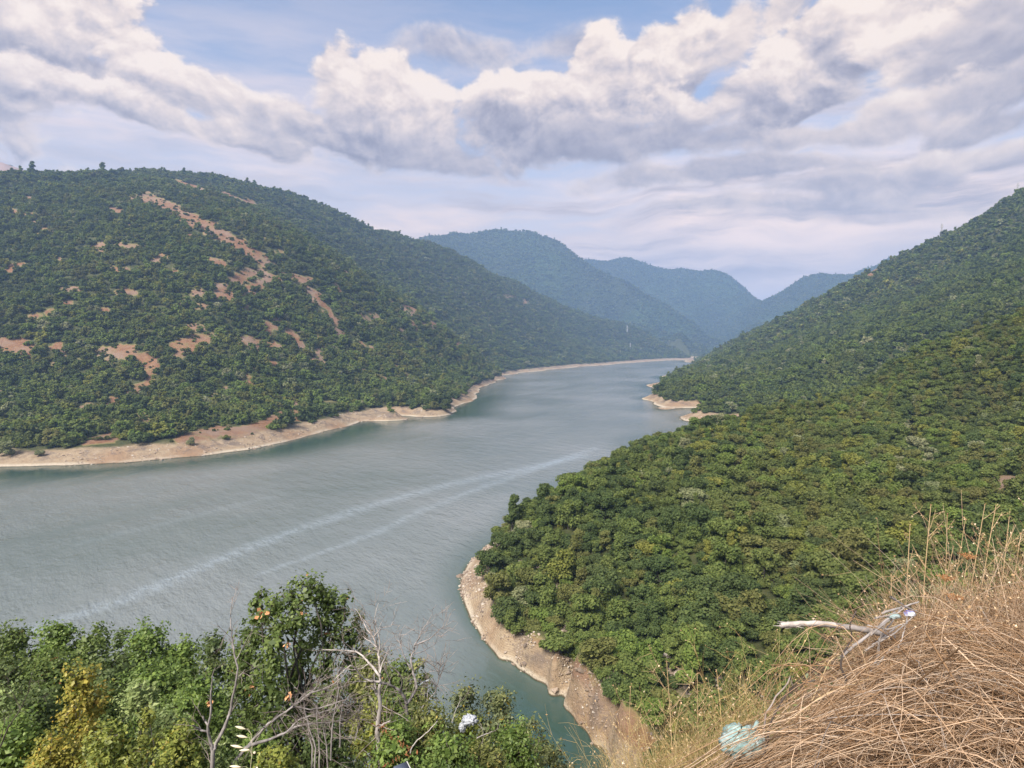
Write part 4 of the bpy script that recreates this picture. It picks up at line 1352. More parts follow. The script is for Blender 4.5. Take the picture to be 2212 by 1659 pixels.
SH = [  # u, v(top), distance, width px, height px, kind, leaf size, pointed, label
    (-60, 1345, 27, 170, 260, 'green', .15, 0, 'green treetop cut off by the left edge, farthest row'),
    (30, 1352, 27, 120, 260, 'oak', .15, 0, 'dark oak treetop at the left end of the farthest row'),
    (120, 1343, 26, 120, 260, 'green', .15, 0, 'fresh green treetop second from left in the farthest row'),
    (200, 1358, 26, 110, 250, 'oak', .15, 0, 'dull green treetop third from left in the farthest row'),
    (260, 1348, 25, 70, 220, 'dark', .14, 1, 'thin dark treetop poking up in the farthest row'),
    (315, 1352, 25, 120, 250, 'green', .15, 0, 'bright green treetop under the pale streak of the lake'),
    (390, 1382, 25, 110, 240, 'green', .15, 0, 'green treetop left of the dark notched one'),
    (462, 1362, 24, 100, 260, 'dark', .14, 0, 'dark notched treetop beside the left dead snag'),
    (520, 1405, 24, 90, 220, 'dark', .14, 0, 'dark green treetop right behind the left dead snag'),
    (-10, 1430, 19, 170, 260, 'dark', .12, 0, 'dark treetop at left edge in the second row'),
    (110, 1420, 19, 180, 260, 'oak', .12, 0, 'broad dull green crown in the second row, left'),
    (230, 1425, 19, 170, 260, 'dark', .12, 0, 'dusky green crown in the middle of the second row'),
    (330, 1440, 18, 170, 240, 'green', .11, 0, 'fresh green crown right of the middle in second row'),
    (425, 1455, 18, 150, 240, 'green', .11, 0, 'green crown behind the left dead snag in second row'),
    (60, 1500, 14, 200, 260, 'dark', .09, 0, 'dark green shrub behind the yellowing bush'),
    (215, 1490, 13.5, 150, 240, 'oak', .08, 0, 'deep green shrub between the yellow bush and pale sprays'),
    (400, 1500, 13.5, 170, 260, 'green', .085, 0, 'bright shrub just left of the dead snag fork'),
    (0, 1478, 10, 110, 260, 'pale', .075, 0, 'pale green shrub at the left edge above the bottom corner'),
    (172, 1438, 9.5, 190, 300, 'yellow', .062, 1, 'yellowing bush with a pointed top at lower left'),
    (300, 1468, 11.5, 95, 70, 'pale', .085, 0, 'pale feathery ash spray above the lime bush'),
    (355, 1532, 10.5, 100, 90, 'pale', .08, 0, 'pale feathery ash spray right of the lime bush'),
    (318, 1524, 9, 110, 230, 'lime', .058, 1, 'slim lime-yellow bush beside the yellowing bush'),
    (30, 1560, 8.5, 190, 240, 'green', .06, 0, 'green leafy shrub in the bottom left corner'),
    (110, 1590, 8.2, 160, 200, 'yellow', .055, 0, 'low yellow foliage at the bottom left of the pointed bush'),
    (235, 1570, 8.2, 170, 200, 'lime', .055, 0, 'low lime foliage along the bottom edge at left'),
    (385, 1570, 8.2, 140, 200, 'lime', .055, 0, 'lime shrub at the bottom edge below the ash spray'),
    (455, 1590, 8.5, 130, 200, 'pale', .06, 0, 'pale green shrub below the left dead snag'),
    (560, 1590, 9, 160, 200, 'green', .06, 0, 'green shrub behind the wild oats at bottom'),
    (600, 1610, 8, 130, 150, 'lime', .055, 0, 'yellow-green twigs right of the wild oats'),
    (700, 1560, 9.5, 150, 200, 'dark', .06, 0, 'dark shrub behind the thicket of dead stems'),
    (800, 1405, 14.5, 150, 230, 'olive', .085, 0, 'olive tree behind the tall pale dead tree, its upper left'),
    (868, 1440, 14, 150, 220, 'oak', .085, 0, 'dark green tree right behind the tall pale dead tree'),
    (775, 1315, 15.5, 90, 150, 'olive', .085, 1, 'narrow olive-brown treetop between oak and dead tree'),
    (905, 1420, 13.5, 60, 120, 'olive', .085, 0, 'small leafy branch sticking out over the lake right of dead tree'),
    (810, 1505, 9, 120, 200, 'lime', .055, 0, 'light green shrub at the foot of the tall dead tree'),
    (860, 1560, 8, 140, 180, 'green', .055, 0, 'green shrub right of the pale dead trunk'),
    (930, 1530, 8.5, 170, 220, 'olive', .055, 0, 'olive shrub under the forked grey snag'),
    (1010, 1545, 9.0, 120, 200, 'lime', .055, 0, 'yellow-green shrub left below the white plastic bag'),
    (965, 1600, 7.2, 180, 150, 'green', .05, 0, 'leafy green shrub at the bottom edge, centre'),
    (1005, 1478, 11.5, 120, 200, 'grey', .07, 0, 'dusky olive treetop above the white plastic bag'),
    (1080, 1488, 11.5, 140, 220, 'grey', .07, 0, 'grey-green shrub above and right of the white bag'),
    (1150, 1545, 11, 100, 180, 'grey', .065, 0, 'grey-green shrub with a notched top beside the water'),
    (1110, 1575, 9.5, 160, 180, 'green', .055, 0, 'green shrub right of the white plastic bag'),
    (1195, 1610, 10.5, 120, 150, 'grey', .06, 0, 'grey-green shrub at bottom next to the inlet water'),
    (1060, 1620, 7.8, 150, 130, 'olive', .05, 0, 'olive shrub on the bottom edge, right of centre'),
]
for i, (u, v, y, w, h, k, lf, pt, lab) in enumerate(SH):
    far_ = y > 17
    if far_: w, v = w * 1.3, v + 2
    shrub(u, v, y, w, k, lf, lab, 2000 + i, hpx=h, name='tree' if far_ or y > 13 else 'shrub', cat='tree' if y > 13 else 'shrub', group='treetops below the viewpoint' if y > 13 else 'shrubs below the viewpoint',
          pointed=bool(pt), dens=1.5 if far_ else 1.3, cap=13000 if not far_ else 15000)

# the oak that stands up against the lake
D = 14.5
def lb(u, v, rpx, dy=0.0):
    x, y, z = P(u, v, D + dy)
    return (x, y, z, rpx / FPX * (D + dy))
OAKL = [lb(672, 1278, 34), lb(630, 1295, 32), lb(705, 1300, 34, .3), lb(590, 1315, 28, -.4), lb(560, 1295, 20), lb(565, 1330, 30), lb(640, 1340, 38, -.5), lb(700, 1350, 34, .2), lb(732, 1330, 24, .4),
        lb(745, 1300, 16), lb(545, 1375, 36, .2), lb(600, 1380, 38, -.7), lb(660, 1395, 30, .5), lb(715, 1390, 28), lb(752, 1372, 26, .3), lb(525, 1425, 38), lb(580, 1440, 44, -.7), lb(640, 1450, 36, .4),
        lb(700, 1445, 28, -.2), lb(755, 1425, 24, .5), lb(520, 1480, 40, -.4), lb(585, 1500, 48, -.8), lb(650, 1505, 42, .3), lb(715, 1500, 40, -.3), lb(770, 1480, 30, .4), lb(540, 1550, 46, -.2), lb(610, 1565, 52, -.5),
        lb(690, 1565, 50), lb(760, 1550, 44, .2), lb(820, 1530, 36, .3), lb(640, 1630, 60), lb(740, 1625, 56), lb(550, 1625, 50)]
bx, by, bz = P(655, 1650, D)
lobed_tree('oak_tree', 'tall dark green oak standing up against the lake, left of the pale dead tree', 'tree', (bx, by, float(ground(bx, by))), OAKL, 'oak', .092, 77, None, dens=1.25, trunk_r=.075, cap=52000)
# bunches of dead orange leaves hanging in it
M_DEADLEAF = mat_plain('dead_orange_leaves', (.50, .24, .11), (.62, .34, .17), isl=.25, scale=30)
for (u, v, s, lab) in [(567, 1323, .16, 'orange dead leaf bunch at the upper left outline of the oak'), (622, 1395, .10, 'tan dead leaf in the middle left of the oak'), (545, 1482, .12, 'orange dead leaves low at left in the oak'),
                       (628, 1506, .13, 'orange dead leaves low in the middle of the oak'), (455, 1517, .12, 'orange dead leaf bunch right of the snag fork'), (652, 1322, .07, 'small orange dead leaf near the oak top')]:
    r = np.random.default_rng(int(u))
    x, y, z = P(u, v, D - 1.1 if u > 500 else 8.0)
    if u < 500: s *= .6
    c = r.normal(size=(9, 3)) * s * .35
    o = part('dead_leaves', leaf_quads(c, unit(r.normal(size=(9, 3))), np.full(9, s * .75), r, 1.3), M_DEADLEAF, None)
    o.location = (x, y, z); o['label'] = lab; o['category'] = 'dead leaves'; o['group'] = 'bunches of dead leaves'

# ------------------------------------------------------------------ dead trees and grey branches
M_PALE = mat_plain('bare_pale_wood', (0.32, 0.285, 0.26), (0.50, 0.455, 0.415), scale=10, stretch=(1, 1, .15), bumpk=.7, isl=.15)
M_GREYW = mat_plain('weathered_grey_wood', (0.18, 0.16, 0.148), (0.33, 0.30, 0.285), scale=14, stretch=(1, 1, .2), bumpk=.7, isl=.2)
M_TWIG = mat_plain('fine_dead_twigs', (0.17, 0.135, 0.115), (0.34, 0.29, 0.26), scale=8, isl=.3)
M_DARKTW = mat_plain('dark_twigs', (0.055, 0.043, 0.038), (0.10, 0.08, 0.07), scale=8, isl=.3)


def zs(pts, ku, u0, kv, v0):
    return [(u0 + ku * a, v0 + kv * b) for a, b in pts]


def dead_tree(name, label, paths, y, mat, seed, twigs=60, twig_len=.5, group='dead trees', twmat=None, cat='dead tree', droop=0.0):
    """paths: list of (points px, start radius px, end radius px, depth offset)"""
    r = np.random.default_rng(seed)
    P0 = [P(u, v, y) for u, v in paths[0][0]]
    base = np.array(P0[0])
    e = thing(name, label, cat, tuple(base), group)
    allp = []
    for i, (pp, r0, r1, dz) in enumerate(paths):
        n = max(8, len(pp) * 4)
        q = resample(np.array(pp, float), n)
        dep = y + np.linspace(0, dz, n) + (np.cumsum(r.normal(0, .012, n)) if i else 0)
        w = np.array([P(a, b, c) for (a, b), c in zip(q, dep)])
        w += r.normal(0, .25 * min(r1, 1.0) / FPX * y + .0012, w.shape)
        rad = .82 * np.linspace(r0, r1, n) / FPX * y * (1 + .07 * np.sin(np.linspace(0, 9, n) + seed + i))
        v, f = tubes(w[None] - base, rad[None], 7)
        part('trunk' if i == 0 else 'branch', (v, f), mat, e, smooth=True)
        allp.append((w, rad))
    tp, tr = [], []
    S = 8
    src = [(w[j], w[min(j + 1, len(w) - 1)] - w[j - 1], rad[j]) for w, rad in allp for j in range(max(2, len(w) // 3), len(w))]
    for k in range(twigs):
        o, d, rd = src[r.integers(len(src))]
        d = unit(unit(d) * .6 + r.normal(size=3) * [.8, .6, .6] + [0, 0, .25 - droop])
        L = twig_len * r.uniform(.35, 1.1)
        cur = unit(r.normal(size=3)) * .35 - [0, 0, droop * .5]
        t = np.linspace(0, 1, S)[:, None]
        p = o + d * L * t + cur * L * t ** 2 * .6 + np.cumsum(r.normal(0, L * .012, (S, 3)), 0)
        tp.append(p); tr.append(np.linspace(min(rd * .5, .008 * y / 8), .0016 * y / 8, S))
        for q in range(3):
            j = r.integers(2, S - 1)
            d2 = unit(unit(p[j] - p[j - 1]) + r.normal(size=3) * .7)
            L2 = L * r.uniform(.25, .6)
            p2 = p[j] + d2 * L2 * t + np.cumsum(r.normal(0, L2 * .02, (S, 3)), 0)
            tp.append(p2); tr.append(np.linspace(.0028 * y / 8, .0013 * y / 8, S))
    if tp:
        v, f = tubes(np.array(tp) - base, np.array(tr), 3)
        part('twigs', (v, f), twmat or M_TWIG, e, kind='stuff')
    return e


a4 = dict(ku=.3, u0=0, kv=.3, v0=1217)
Z4 = lambda pts: zs(pts, **a4)
Z5 = lambda pts: zs(pts, .2833, 497.8, .2833, 1189)
dead_tree('dead_snag', 'tall dark dead snag with two stems left of the oak', [
    (Z4([(1525, 1800), (1530, 1475), (1535, 1340)]), 6.5, 5.5, 0),
    (Z4([(1535, 1350), (1560, 1290), (1625, 1170), (1655, 1080), (1680, 940), (1705, 820), (1712, 760), (1690, 660), (1675, 560), (1662, 450), (1662, 330), (1672, 255)]), 5, .8, .2),
    (Z4([(1530, 1345), (1500, 1230), (1495, 1180), (1520, 1080), (1520, 920), (1535, 780), (1550, 750)]), 4.6, 1.0, -.2),
    (Z4([(1495, 1215), (1440, 1200), (1390, 1165)]), 3.2, 1.8, -.1), (Z4([(1497, 1165), (1475, 1130), (1458, 1100)]), 2.8, 2.0, 0),
    (Z4([(1712, 830), (1735, 800), (1765, 765)]), 2.0, 1.0, 0), (Z4([(1560, 1290), (1600, 1200), (1645, 1095)]), 2.6, 1.2, .2),
    (Z4([(1678, 560), (1700, 480), (1712, 450)]), 1.5, .8, 0), (Z4([(1705, 690), (1760, 580), (1800, 510)]), 1.2, .5, .1), (Z4([(1670, 330), (1700, 250), (1728, 195)]), 1.0, .4, 0)],
    8.0, M_GREYW, 31, twigs=26, twig_len=.32, twmat=M_TWIG)
dead_tree('leaning_dead_branch', 'grey dead branch leaning from bottom left across the oak foot, upper one', [  # both leaning pieces are dead branches, not whole trees
    (Z5([(-60, 1720), (0, 1650), (160, 1460), (290, 1320), (480, 1190), (600, 1090), (700, 1060), (800, 1010), (870, 950), (905, 885)]), 5.2, 1.0, .6),
    (Z5([(480, 1190), (530, 1130), (560, 1090)]), 1.6, .7, 0), (Z5([(600, 1090), (640, 1060), (680, 1010)]), 1.6, .6, .1), (Z5([(700, 1058), (770, 1070), (830, 1030)]), 1.4, .5, .2)],
    8.6, M_GREYW, 32, twigs=34, twig_len=.45, group='leaning dead branches', cat='dead branch')
dead_tree('leaning_dead_branch', 'grey dead branch leaning low across the oak foot, lower one', [
    (Z5([(110, 1510), (180, 1475), (300, 1440), (430, 1385), (510, 1340), (640, 1320), (760, 1310), (880, 1290)]), 5.0, 1.0, .5),
    (Z5([(430, 1385), (520, 1290), (640, 1250), (760, 1215), (900, 1180)]), 2.4, .8, .4), (Z5([(480, 1190), (620, 1215), (760, 1180), (860, 1140), (940, 1190), (965, 1220)]), 2.2, .8, .4)],
    8.3, M_GREYW, 33, twigs=40, twig_len=.5, group='leaning dead branches', cat='dead branch')
st = [[(640, 1720), (650, 1500), (600, 1350), (560, 1200), (565, 1160)], [(680, 1720), (675, 1450), (660, 1300), (660, 1180)], [(765, 1600), (770, 1450), (780, 1300), (815, 1120), (830, 1040)], [(620, 1700), (625, 1500), (580, 1330)],
      [(740, 1660), (735, 1500), (700, 1300), (640, 1170)], [(835, 1500), (835, 1300), (860, 1140)], [(950, 1450), (975, 1350), (985, 1300), (970, 1260)]]
for i, s in enumerate(st):
    dead_tree('dead_sapling', ['leftmost pale bare stem of the thicket under the oak, bent at its top', 'straight pale bare stem second from left in the thicket', 'tall bare stem with forked tip near the thicket middle',
              'short bare stem close beside the leftmost one', 'slanting bare stem in the middle of the thicket', 'thin bare stem at the right of the thicket', 'short curved bare stem between thicket and tall dead tree'][i],
              [(Z5(s), 2.6, 1.0, .2)], 8.0 + .15 * i, M_GREYW, 40 + i, twigs=13, twig_len=.42, group='bare stems of the dead thicket', cat='dead stem', droop=.15)
dead_tree('dead_tree', 'tall pale barkless dead tree in the bottom centre', [
    (Z5([(1150, 1760), (1145, 1659), (1135, 1520), (1120, 1400), (1128, 1290), (1145, 1190), (1138, 1130), (1128, 1095)]), 7.0, 5.6, 0),
    (Z5([(1128, 1100), (1142, 1000), (1140, 900), (1135, 820), (1118, 740), (1090, 660), (1040, 600), (1010, 540), (985, 490), (950, 440)]), 4.6, .8, .3),
    (Z5([(1125, 1105), (1100, 1060), (1070, 1048)]), 4.0, 2.6, -.1), (Z5([(1110, 1075), (1100, 1000), (1096, 940)]), 2.6, 1.2, 0),
    (Z5([(1135, 960), (1110, 920), (1060, 860), (1000, 795), (950, 768), (880, 765), (800, 760), (700, 755)]), 3.6, .7, .5),
    (Z5([(1140, 1000), (1090, 1000), (1020, 985), (990, 950), (950, 890), (915, 878), (860, 920), (800, 980)]), 3.2, .8, -.4),
    (Z5([(1140, 930), (1160, 850), (1200, 780), (1225, 720)]), 2.4, .7, .2), (Z5([(1145, 340 + 1000), (1180, 1320), (1222, 1296)]), 3.6, 1.4, -.15), (Z5([(1120, 1310), (1116, 1290), (1113, 1270)]), 2.6, .8, 0),
    (Z5([(1130, 800), (1140, 700), (1120, 600), (1100, 520), (1110, 460), (1130, 400)]), 2.0, .5, .1), (Z5([(1118, 740), (1060, 690), (1010, 660)]), 2.0, .7, .2), (Z5([(1090, 660), (1150, 590), (1220, 580), (1240, 540)]), 1.6, .5, .2),
    (Z5([(1040, 1000), (960, 1000), (930, 1010)]), 1.8, .7, -.2), (Z5([(1060, 860), (1000, 900), (930, 910), (870, 900)]), 1.6, .5, .1)],
    8.0, M_PALE, 34, twigs=95, twig_len=.40)
dead_tree('dead_tree', 'forked grey dead tree right of the tall pale one, leaning over the water', [
    (Z5([(1350, 1300), (1345, 1250), (1342, 1170)]), 4.6, 4.2, 0),
    (Z5([(1345, 1170), (1320, 1110), (1280, 1060), (1200, 1018), (1150, 1012)]), 4.4, 2.6, -.3),
    (Z5([(1348, 1165), (1390, 1105), (1418, 1055), (1412, 1000), (1395, 940), (1378, 870), (1378, 815), (1400, 760), (1402, 720), (1440, 670), (1455, 620), (1490, 570), (1520, 520), (1540, 480)]), 4.2, .6, .4),
    (Z5([(1402, 725), (1460, 700), (1510, 680), (1580, 620), (1620, 580), (1650, 515)]), 2.0, .5, .3), (Z5([(1370, 900), (1335, 830), (1310, 770), (1290, 700), (1262, 670), (1255, 640)]), 2.2, .6, .1),
    (Z5([(1300, 1075), (1310, 1000), (1290, 940), (1240, 890), (1200, 870)]), 2.6, .8, -.3), (Z5([(1220, 1020), (1200, 950), (1170, 880), (1180, 820)]), 2.2, .8, -.3), (Z5([(1400, 790), (1470, 770), (1530, 730), (1590, 690)]), 1.4, .4, .2),
    (Z5([(1490, 570), (1540, 540), (1570, 500)]), 1.0, .4, .1)],
    9.5, M_GREYW, 35, twigs=60, twig_len=.42)
dead_tree('dead_sapling', 'thin grey dead sapling over the water with torn plastic in it', [
    (Z5([(1440, 1230), (1480, 1170), (1560, 1085), (1585, 1000), (1592, 920), (1605, 830), (1640, 790), (1690, 780)]), 2.2, .5, .2),
    (Z5([(1592, 960), (1625, 900), (1640, 860)]), 1.0, .4, 0), (Z5([(1500, 1150), (1505, 1060), (1500, 1000)]), 1.2, .4, .1)],
    10.5, M_GREYW, 36, twigs=44, twig_len=.5)
dead_tree('bare_twig_bush', 'bare thin-twigged bush at the left edge, dark against the leaves', [
    (Z4([(-40, 1420), (60, 1180), (150, 1050), (210, 900), (235, 780)]), 2.4, .5, .1), (Z4([(150, 1050), (90, 930), (60, 880)]), 1.2, .4, 0), (Z4([(0, 1290), (30, 1150), (20, 1050)]), 1.2, .4, 0)],
    8.0, M_DARKTW, 37, twigs=14, twig_len=.3, twmat=M_DARKTW)
dead_tree('dead_stick', 'single pale curved stick standing out of the centre shrubs', [(Z5([(1370, 1545), (1385, 1500), (1420, 1450), (1500, 1390), (1550, 1335), (1580, 1300)]), 1.8, 1.0, -.2)], 6.8, M_PALE, 38, twigs=0, group='loose dead sticks', cat='stick')
dead_tree('dead_stick', 'pale forked stick beside the white plastic bag', [(Z5([(1690, 1310), (1710, 1240), (1750, 1150)]), 1.2, .7, 0)], 8.4, M_PALE, 39, twigs=2, twig_len=.2, group='loose dead sticks', cat='stick')
dead_tree('dead_stick', 'crooked grey twig low on the right of the centre shrubs', [(Z5([(1880, 1430), (1920, 1410), (1950, 1400), (2000, 1380)]), 1.6, .8, 0)], 7.6, M_GREYW, 58, twigs=3, twig_len=.2, group='loose dead sticks', cat='stick')
r = np.random.default_rng(5)
# rust-brown withered leaves by the dead tree foot
c = []
for i in range(90):
    t = i / 90
    c.append(P(830 + 40 * math.sin(t * 5) + r.normal(0, 8) + t * 35, 1655 - t * 95, 7.4 + r.normal(0, .06)))
c = np.array(c); o0 = c[0].copy()
M_RUST = mat_plain('withered_rust_leaves', (.17, .065, .03), (.27, .11, .05), isl=.3, scale=20)
o = part('withered_vine', leaf_quads(c - o0, unit(r.normal(size=(90, 3))), r.uniform(.03, .07, 90), r, 2.8), M_RUST, None)
o.location = o0; o['label'] = 'rust-brown withered vine leaves at the bottom edge right of the dead trunk'; o['category'] = 'dead leaves'


# ------------------------------------------------------------------ litter
def mat_plastic(name, ca, cb, trans=.35):
    m, nt, out = new_mat(name)
    tc = nt.node('ShaderNodeTexCoord')
    n = nt.noise(tc.outputs['Object'], 9, 5, .6)
    c = nt.mix(nt.ramp(n, .4, .62), ca, cb)
    bs = nt.node('ShaderNodeBsdfPrincipled'); nt.inp(bs, 'Base Color', c); nt.inp(bs, 'Roughness', .38)
    t = nt.node('ShaderNodeBsdfTranslucent'); nt.inp(t, 'Color', c)
    mx = nt.node('ShaderNodeMixShader'); nt.inp(mx, 0, trans)
    nt.l.new(bs.outputs[0], mx.inputs[1]); nt.l.new(t.outputs[0], mx.inputs[2]); nt.l.new(mx.outputs[0], out.inputs[0])
    nt.l.new(bump(nt, nt.noise(tc.outputs['Object'], 22, 4), .5, .01), bs.inputs['Normal'])
    return m


def crumple(seed, sx, sy, sz, amp=.35, nu=34, nv=22, folds=5, open_top=False):
    r = np.random.default_rng(seed)
    u = np.linspace(0, 2 * math.pi, nu, endpoint=False); v = np.linspace(.04, math.pi - .04, nv)
    U, V = np.meshgrid(u, v, indexing='ij')
    dx, dy, dz = np.cos(U) * np.sin(V), np.sin(U) * np.sin(V), np.cos(V)
    f = 1 - amp * np.abs(fbm(dx * 2.1 + seed, dy * 2.1 + dz * 1.7, 4, seed)) * 1.6
    f += .06 * np.sin(U * folds + dz * 3 + seed) * np.sin(V)
    X = np.stack([dx * f * sx, dy * f * sy, dz * f * sz], -1)
    idx = np.arange(nu * nv).reshape(nu, nv)
    n1 = np.roll(idx, -1, 0)
    fc = np.stack([idx[:, :-1], idx[:, 1:], n1[:, 1:], n1[:, :-1]], -1).reshape(-1, 4)
    return X.reshape(-1, 3), fc

M_TEAL = mat_plastic('turquoise_film', (.34, .50, .48), (.52, .60, .60))
M_WHITEP = mat_plastic('white_film', (.48, .51, .56), (.66, .68, .72))
M_DIRT = mat_plain('dirty_contents', (.10, .08, .06), (.28, .25, .22), isl=.2)
bx, by, bz = P(1601, 1592, 2.95)
e = thing('plastic_bag', 'crumpled turquoise plastic rubbish bag lying in the dry weeds', 'plastic bag', (bx, by, bz - .10)); e.scale = (1.0, 1.0, .95)
part('bag_film', (lambda v, f: (v * [1, 1, 1] + [0, 0, .08 + 0], f))(*crumple(3, .115, .10, .085, .24)), M_TEAL, e, smooth=True)
part('bag_film', (lambda v, f: (v + [.055, -.035, .075], f))(*crumple(8, .062, .05, .075, .28)), M_TEAL, e, smooth=True)
part('handle', tubes(np.array([[[.03, -.03, .13], [.045, -.04, .17], [.058, -.04, .20], [.060, -.04, .215]]]), np.array([[.016, .009, .011, .007]]), 8), M_TEAL, e, smooth=True)
part('contents', (lambda v, f: (v + [.01, -.062, .055], f))(*crumple(5, .045, .035, .04, .5)), M_DIRT, e, smooth=True)
bx, by, bz = P(1015, 1556, 8.2)
e = thing('plastic_bag', 'crumpled white plastic bag caught on the shrubs', 'plastic bag', (bx, by, bz))
part('bag_film', (lambda v, f: (v + [.0, 0, .0], f))(*crumple(13, .12, .10, .085, .42)), M_WHITEP, e, smooth=True)
part('bag_film', (lambda v, f: (v + [-.10, 0, -.10], f))(*crumple(16, .055, .04, .08, .5)), M_WHITEP, e, smooth=True)


def strip(label, pts, y, wpx, mat, name='plastic_strip', group='torn plastic scraps', seed=1):
    r = np.random.default_rng(seed)
    q = resample(np.array(pts, float), 14)
    w = np.array([P(a, b, y + .04 * math.sin(i)) for i, (a, b) in enumerate(q)])
    o0 = w[0].copy()
    side = np.array([.3, .5, .8]) * wpx / FPX * y
    k = (np.sin(np.linspace(0, math.pi, 14)) * .8 + .25)[:, None] * r.uniform(.6, 1.2, (14, 1))
    v = np.stack([w - side * k, w + side * k * [1, -.6, 1]], 1).reshape(-1, 3) - o0
    f = np.array([[2 * i, 2 * i + 1, 2 * i + 3, 2 * i + 2] for i in range(13)])
    o = part(name, (v, f), mat, None); o.location = o0
    o['label'] = label; o['category'] = 'plastic scrap'; o['group'] = group
strip('torn clear plastic shred caught high in the thin dead sapling', Z5([(1440, 1030), (1470, 1000), (1530, 980)]), 10.3, 2.6, M_WHITEP, seed=2)
strip('small clear plastic shred lower in the thin dead sapling', Z5([(1500, 1070), (1520, 1050), (1515, 1020)]), 10.3, 2.4, M_WHITEP, seed=3)
bx, by, bz = P(1797, 1603, 2.6)
e = part('paper_scrap', crumple(21, .028, .02, .034, .5, 18, 12), M_WHITEP, None, smooth=True); e.location = (bx, by, bz)
e['label'] = 'small dirty white scrap in the dry grass right of the turquoise bag'; e['category'] = 'litter'
bx, by, bz = P(1862, 1640, 2.45)
e = part('plastic_bottle', crumple(22, .045, .025, .026, .3, 18, 12), mat_plastic('grey_blue_film', (.22, .30, .36), (.38, .44, .50)), None, smooth=True); e.location = (bx, by, bz)
e['label'] = 'crushed grey-blue plastic bottle in the dry grass at the bottom'; e['category'] = 'litter'
bx, by, bz = P(1965, 1326, 2.98)
e = part('drink_can', crumple(23, .03, .02, .019, .25, 18, 12), mat_plastic('blue_white_print', (.04, .04, .25), (.75, .76, .8), .05), None, smooth=True); e.location = (bx, by, bz)
e['label'] = 'blue and white crushed can on top of the stick tangle'; e['category'] = 'litter'
bx, by, bz = P(1931, 1331, 2.98)
e = part('plastic_film', crumple(24, .038, .02, .014, .5, 18, 12), M_TEAL, None, smooth=True); e.location = (bx, by, bz)
e['label'] = 'pale turquoise film left of the blue can in the sticks'; e['category'] = 'litter'
# dark board with a pale rim, half hidden under the shrubs
bx, by, bz = P(882, 1690, 6.6)
e = thing('discarded_board', 'dark grey board with a pale rim under the bottom shrubs', 'board', (bx, by, bz)); e.rotation_euler = (.5, .1, .75); e.scale = (.7, .7, .7)
bv = np.array([(-.12, -.3, 0), (.12, -.3, 0), (.12, .3, 0), (-.12, .3, 0), (-.12, -.3, .02), (.12, -.3, .02), (.12, .3, .02), (-.12, .3, .02)])
bf = np.array([[0, 3, 2, 1], [4, 5, 6, 7], [0, 1, 5, 4], [1, 2, 6, 5], [2, 3, 7, 6], [3, 0, 4, 7]])
part('panel', (bv, bf), mat_plain('grey_board', (.07, .085, .12), (.10, .115, .15), rough=.5, isl=0), e)
part('rim', (bv * [.06, 1.0, 1.3] + [.128, 0, -.003], bf), mat_plain('pale_rim', (.5, .48, .46), (.6, .58, .55), isl=0), e)
#REST5


# ------------------------------------------------------------------ the dry mound on the right
def mat_straw(name, stops, isl_var=.35, trans=.15):
    m, nt, out = new_mat(name)
    geo = nt.node('ShaderNodeNewGeometry')
    isl = geo.outputs['Random Per Island']
    c = nt.colramp(isl, stops)
    n = nt.noise(geo.outputs['Position'], 3.0, 4)
    hv = nt.node('ShaderNodeHueSaturation'); nt.inp(hv, 'Color', c)
    nt.inp(hv, 'Value', nt.math('MULTIPLY_ADD', nt.math('FRACT', nt.math('MULTIPLY', isl, 53.1)), isl_var * 2, nt.math('ADD', nt.ramp(n, .35, .65, -.12, .12), 1 - isl_var)))
    c = hv.outputs[0]
    d = nt.node('ShaderNodeBsdfPrincipled'); nt.inp(d, 'Base Color', c); nt.inp(d, 'Roughness', .65); nt.inp(d, 'Specular IOR Level', .3)
    t = nt.node('ShaderNodeBsdfTranslucent'); nt.inp(t, 'Color', c)
    mx = nt.node('ShaderNodeMixShader'); nt.inp(mx, 0, trans)
    nt.l.new(d.outputs[0], mx.inputs[1]); nt.l.new(t.outputs[0], mx.inputs[2]); nt.l.new(mx.outputs[0], out.inputs[0])
    return m

M_STRAW = mat_straw('dry_straw', [(0, (.12, .075, .045)), (.25, (.34, .20, .10)), (.6, (.52, .36, .23)), (.88, (.70, .53, .37)), (1, (.30, .26, .23))])
M_STRAW_Y = mat_straw('yellow_dry_stems', [(0, (.28, .18, .07)), (.4, (.50, .36, .15)), (.8, (.64, .50, .25)), (1, (.34, .34, .14))])
M_SEED = mat_straw('dry_seed_heads', [(0, (.20, .115, .06)), (.4, (.46, .30, .15)), (.8, (.62, .46, .28)), (1, (.74, .62, .44))], .3)
M_UMBEL = mat_straw('rusty_umbel', [(0, (.30, .13, .05)), (1, (.50, .25, .10))], .25)
M_STALK = mat_straw('pale_stalk', [(0, (.42, .30, .15)), (1, (.58, .44, .26))], .15)
M_OAT = mat_straw('oat_husk', [(0, (.55, .48, .32)), (1, (.72, .66, .48))], .1)
M_LITTERG = mat_plain('straw_litter', (.05, .034, .02), (.11, .075, .045), scale=25, isl=0)
rg = np.random.default_rng(99)

# earth of the mound itself, covered by fallen straw
def mound_skin():
    xs = np.linspace(.5, 6.2, 90); ys = np.linspace(1.6, 7.0, 90)
    X, Y = np.meshgrid(xs, ys, indexing='ij')
    Z = ground(X, Y) + .03 + fbm(X * 3, Y * 3, 4, 5) * .03
    idx = np.arange(X.size).reshape(X.shape)
    f = np.stack([idx[:-1, :-1], idx[1:, :-1], idx[1:, 1:], idx[:-1, 1:]], -1).reshape(-1, 4)
    link('dry_mound', mesh_from_arrays('dry_mound', np.stack([X, Y, Z], -1).reshape(-1, 3), f, [M_LITTERG], smooth=True), kind='structure')
mound_skin()


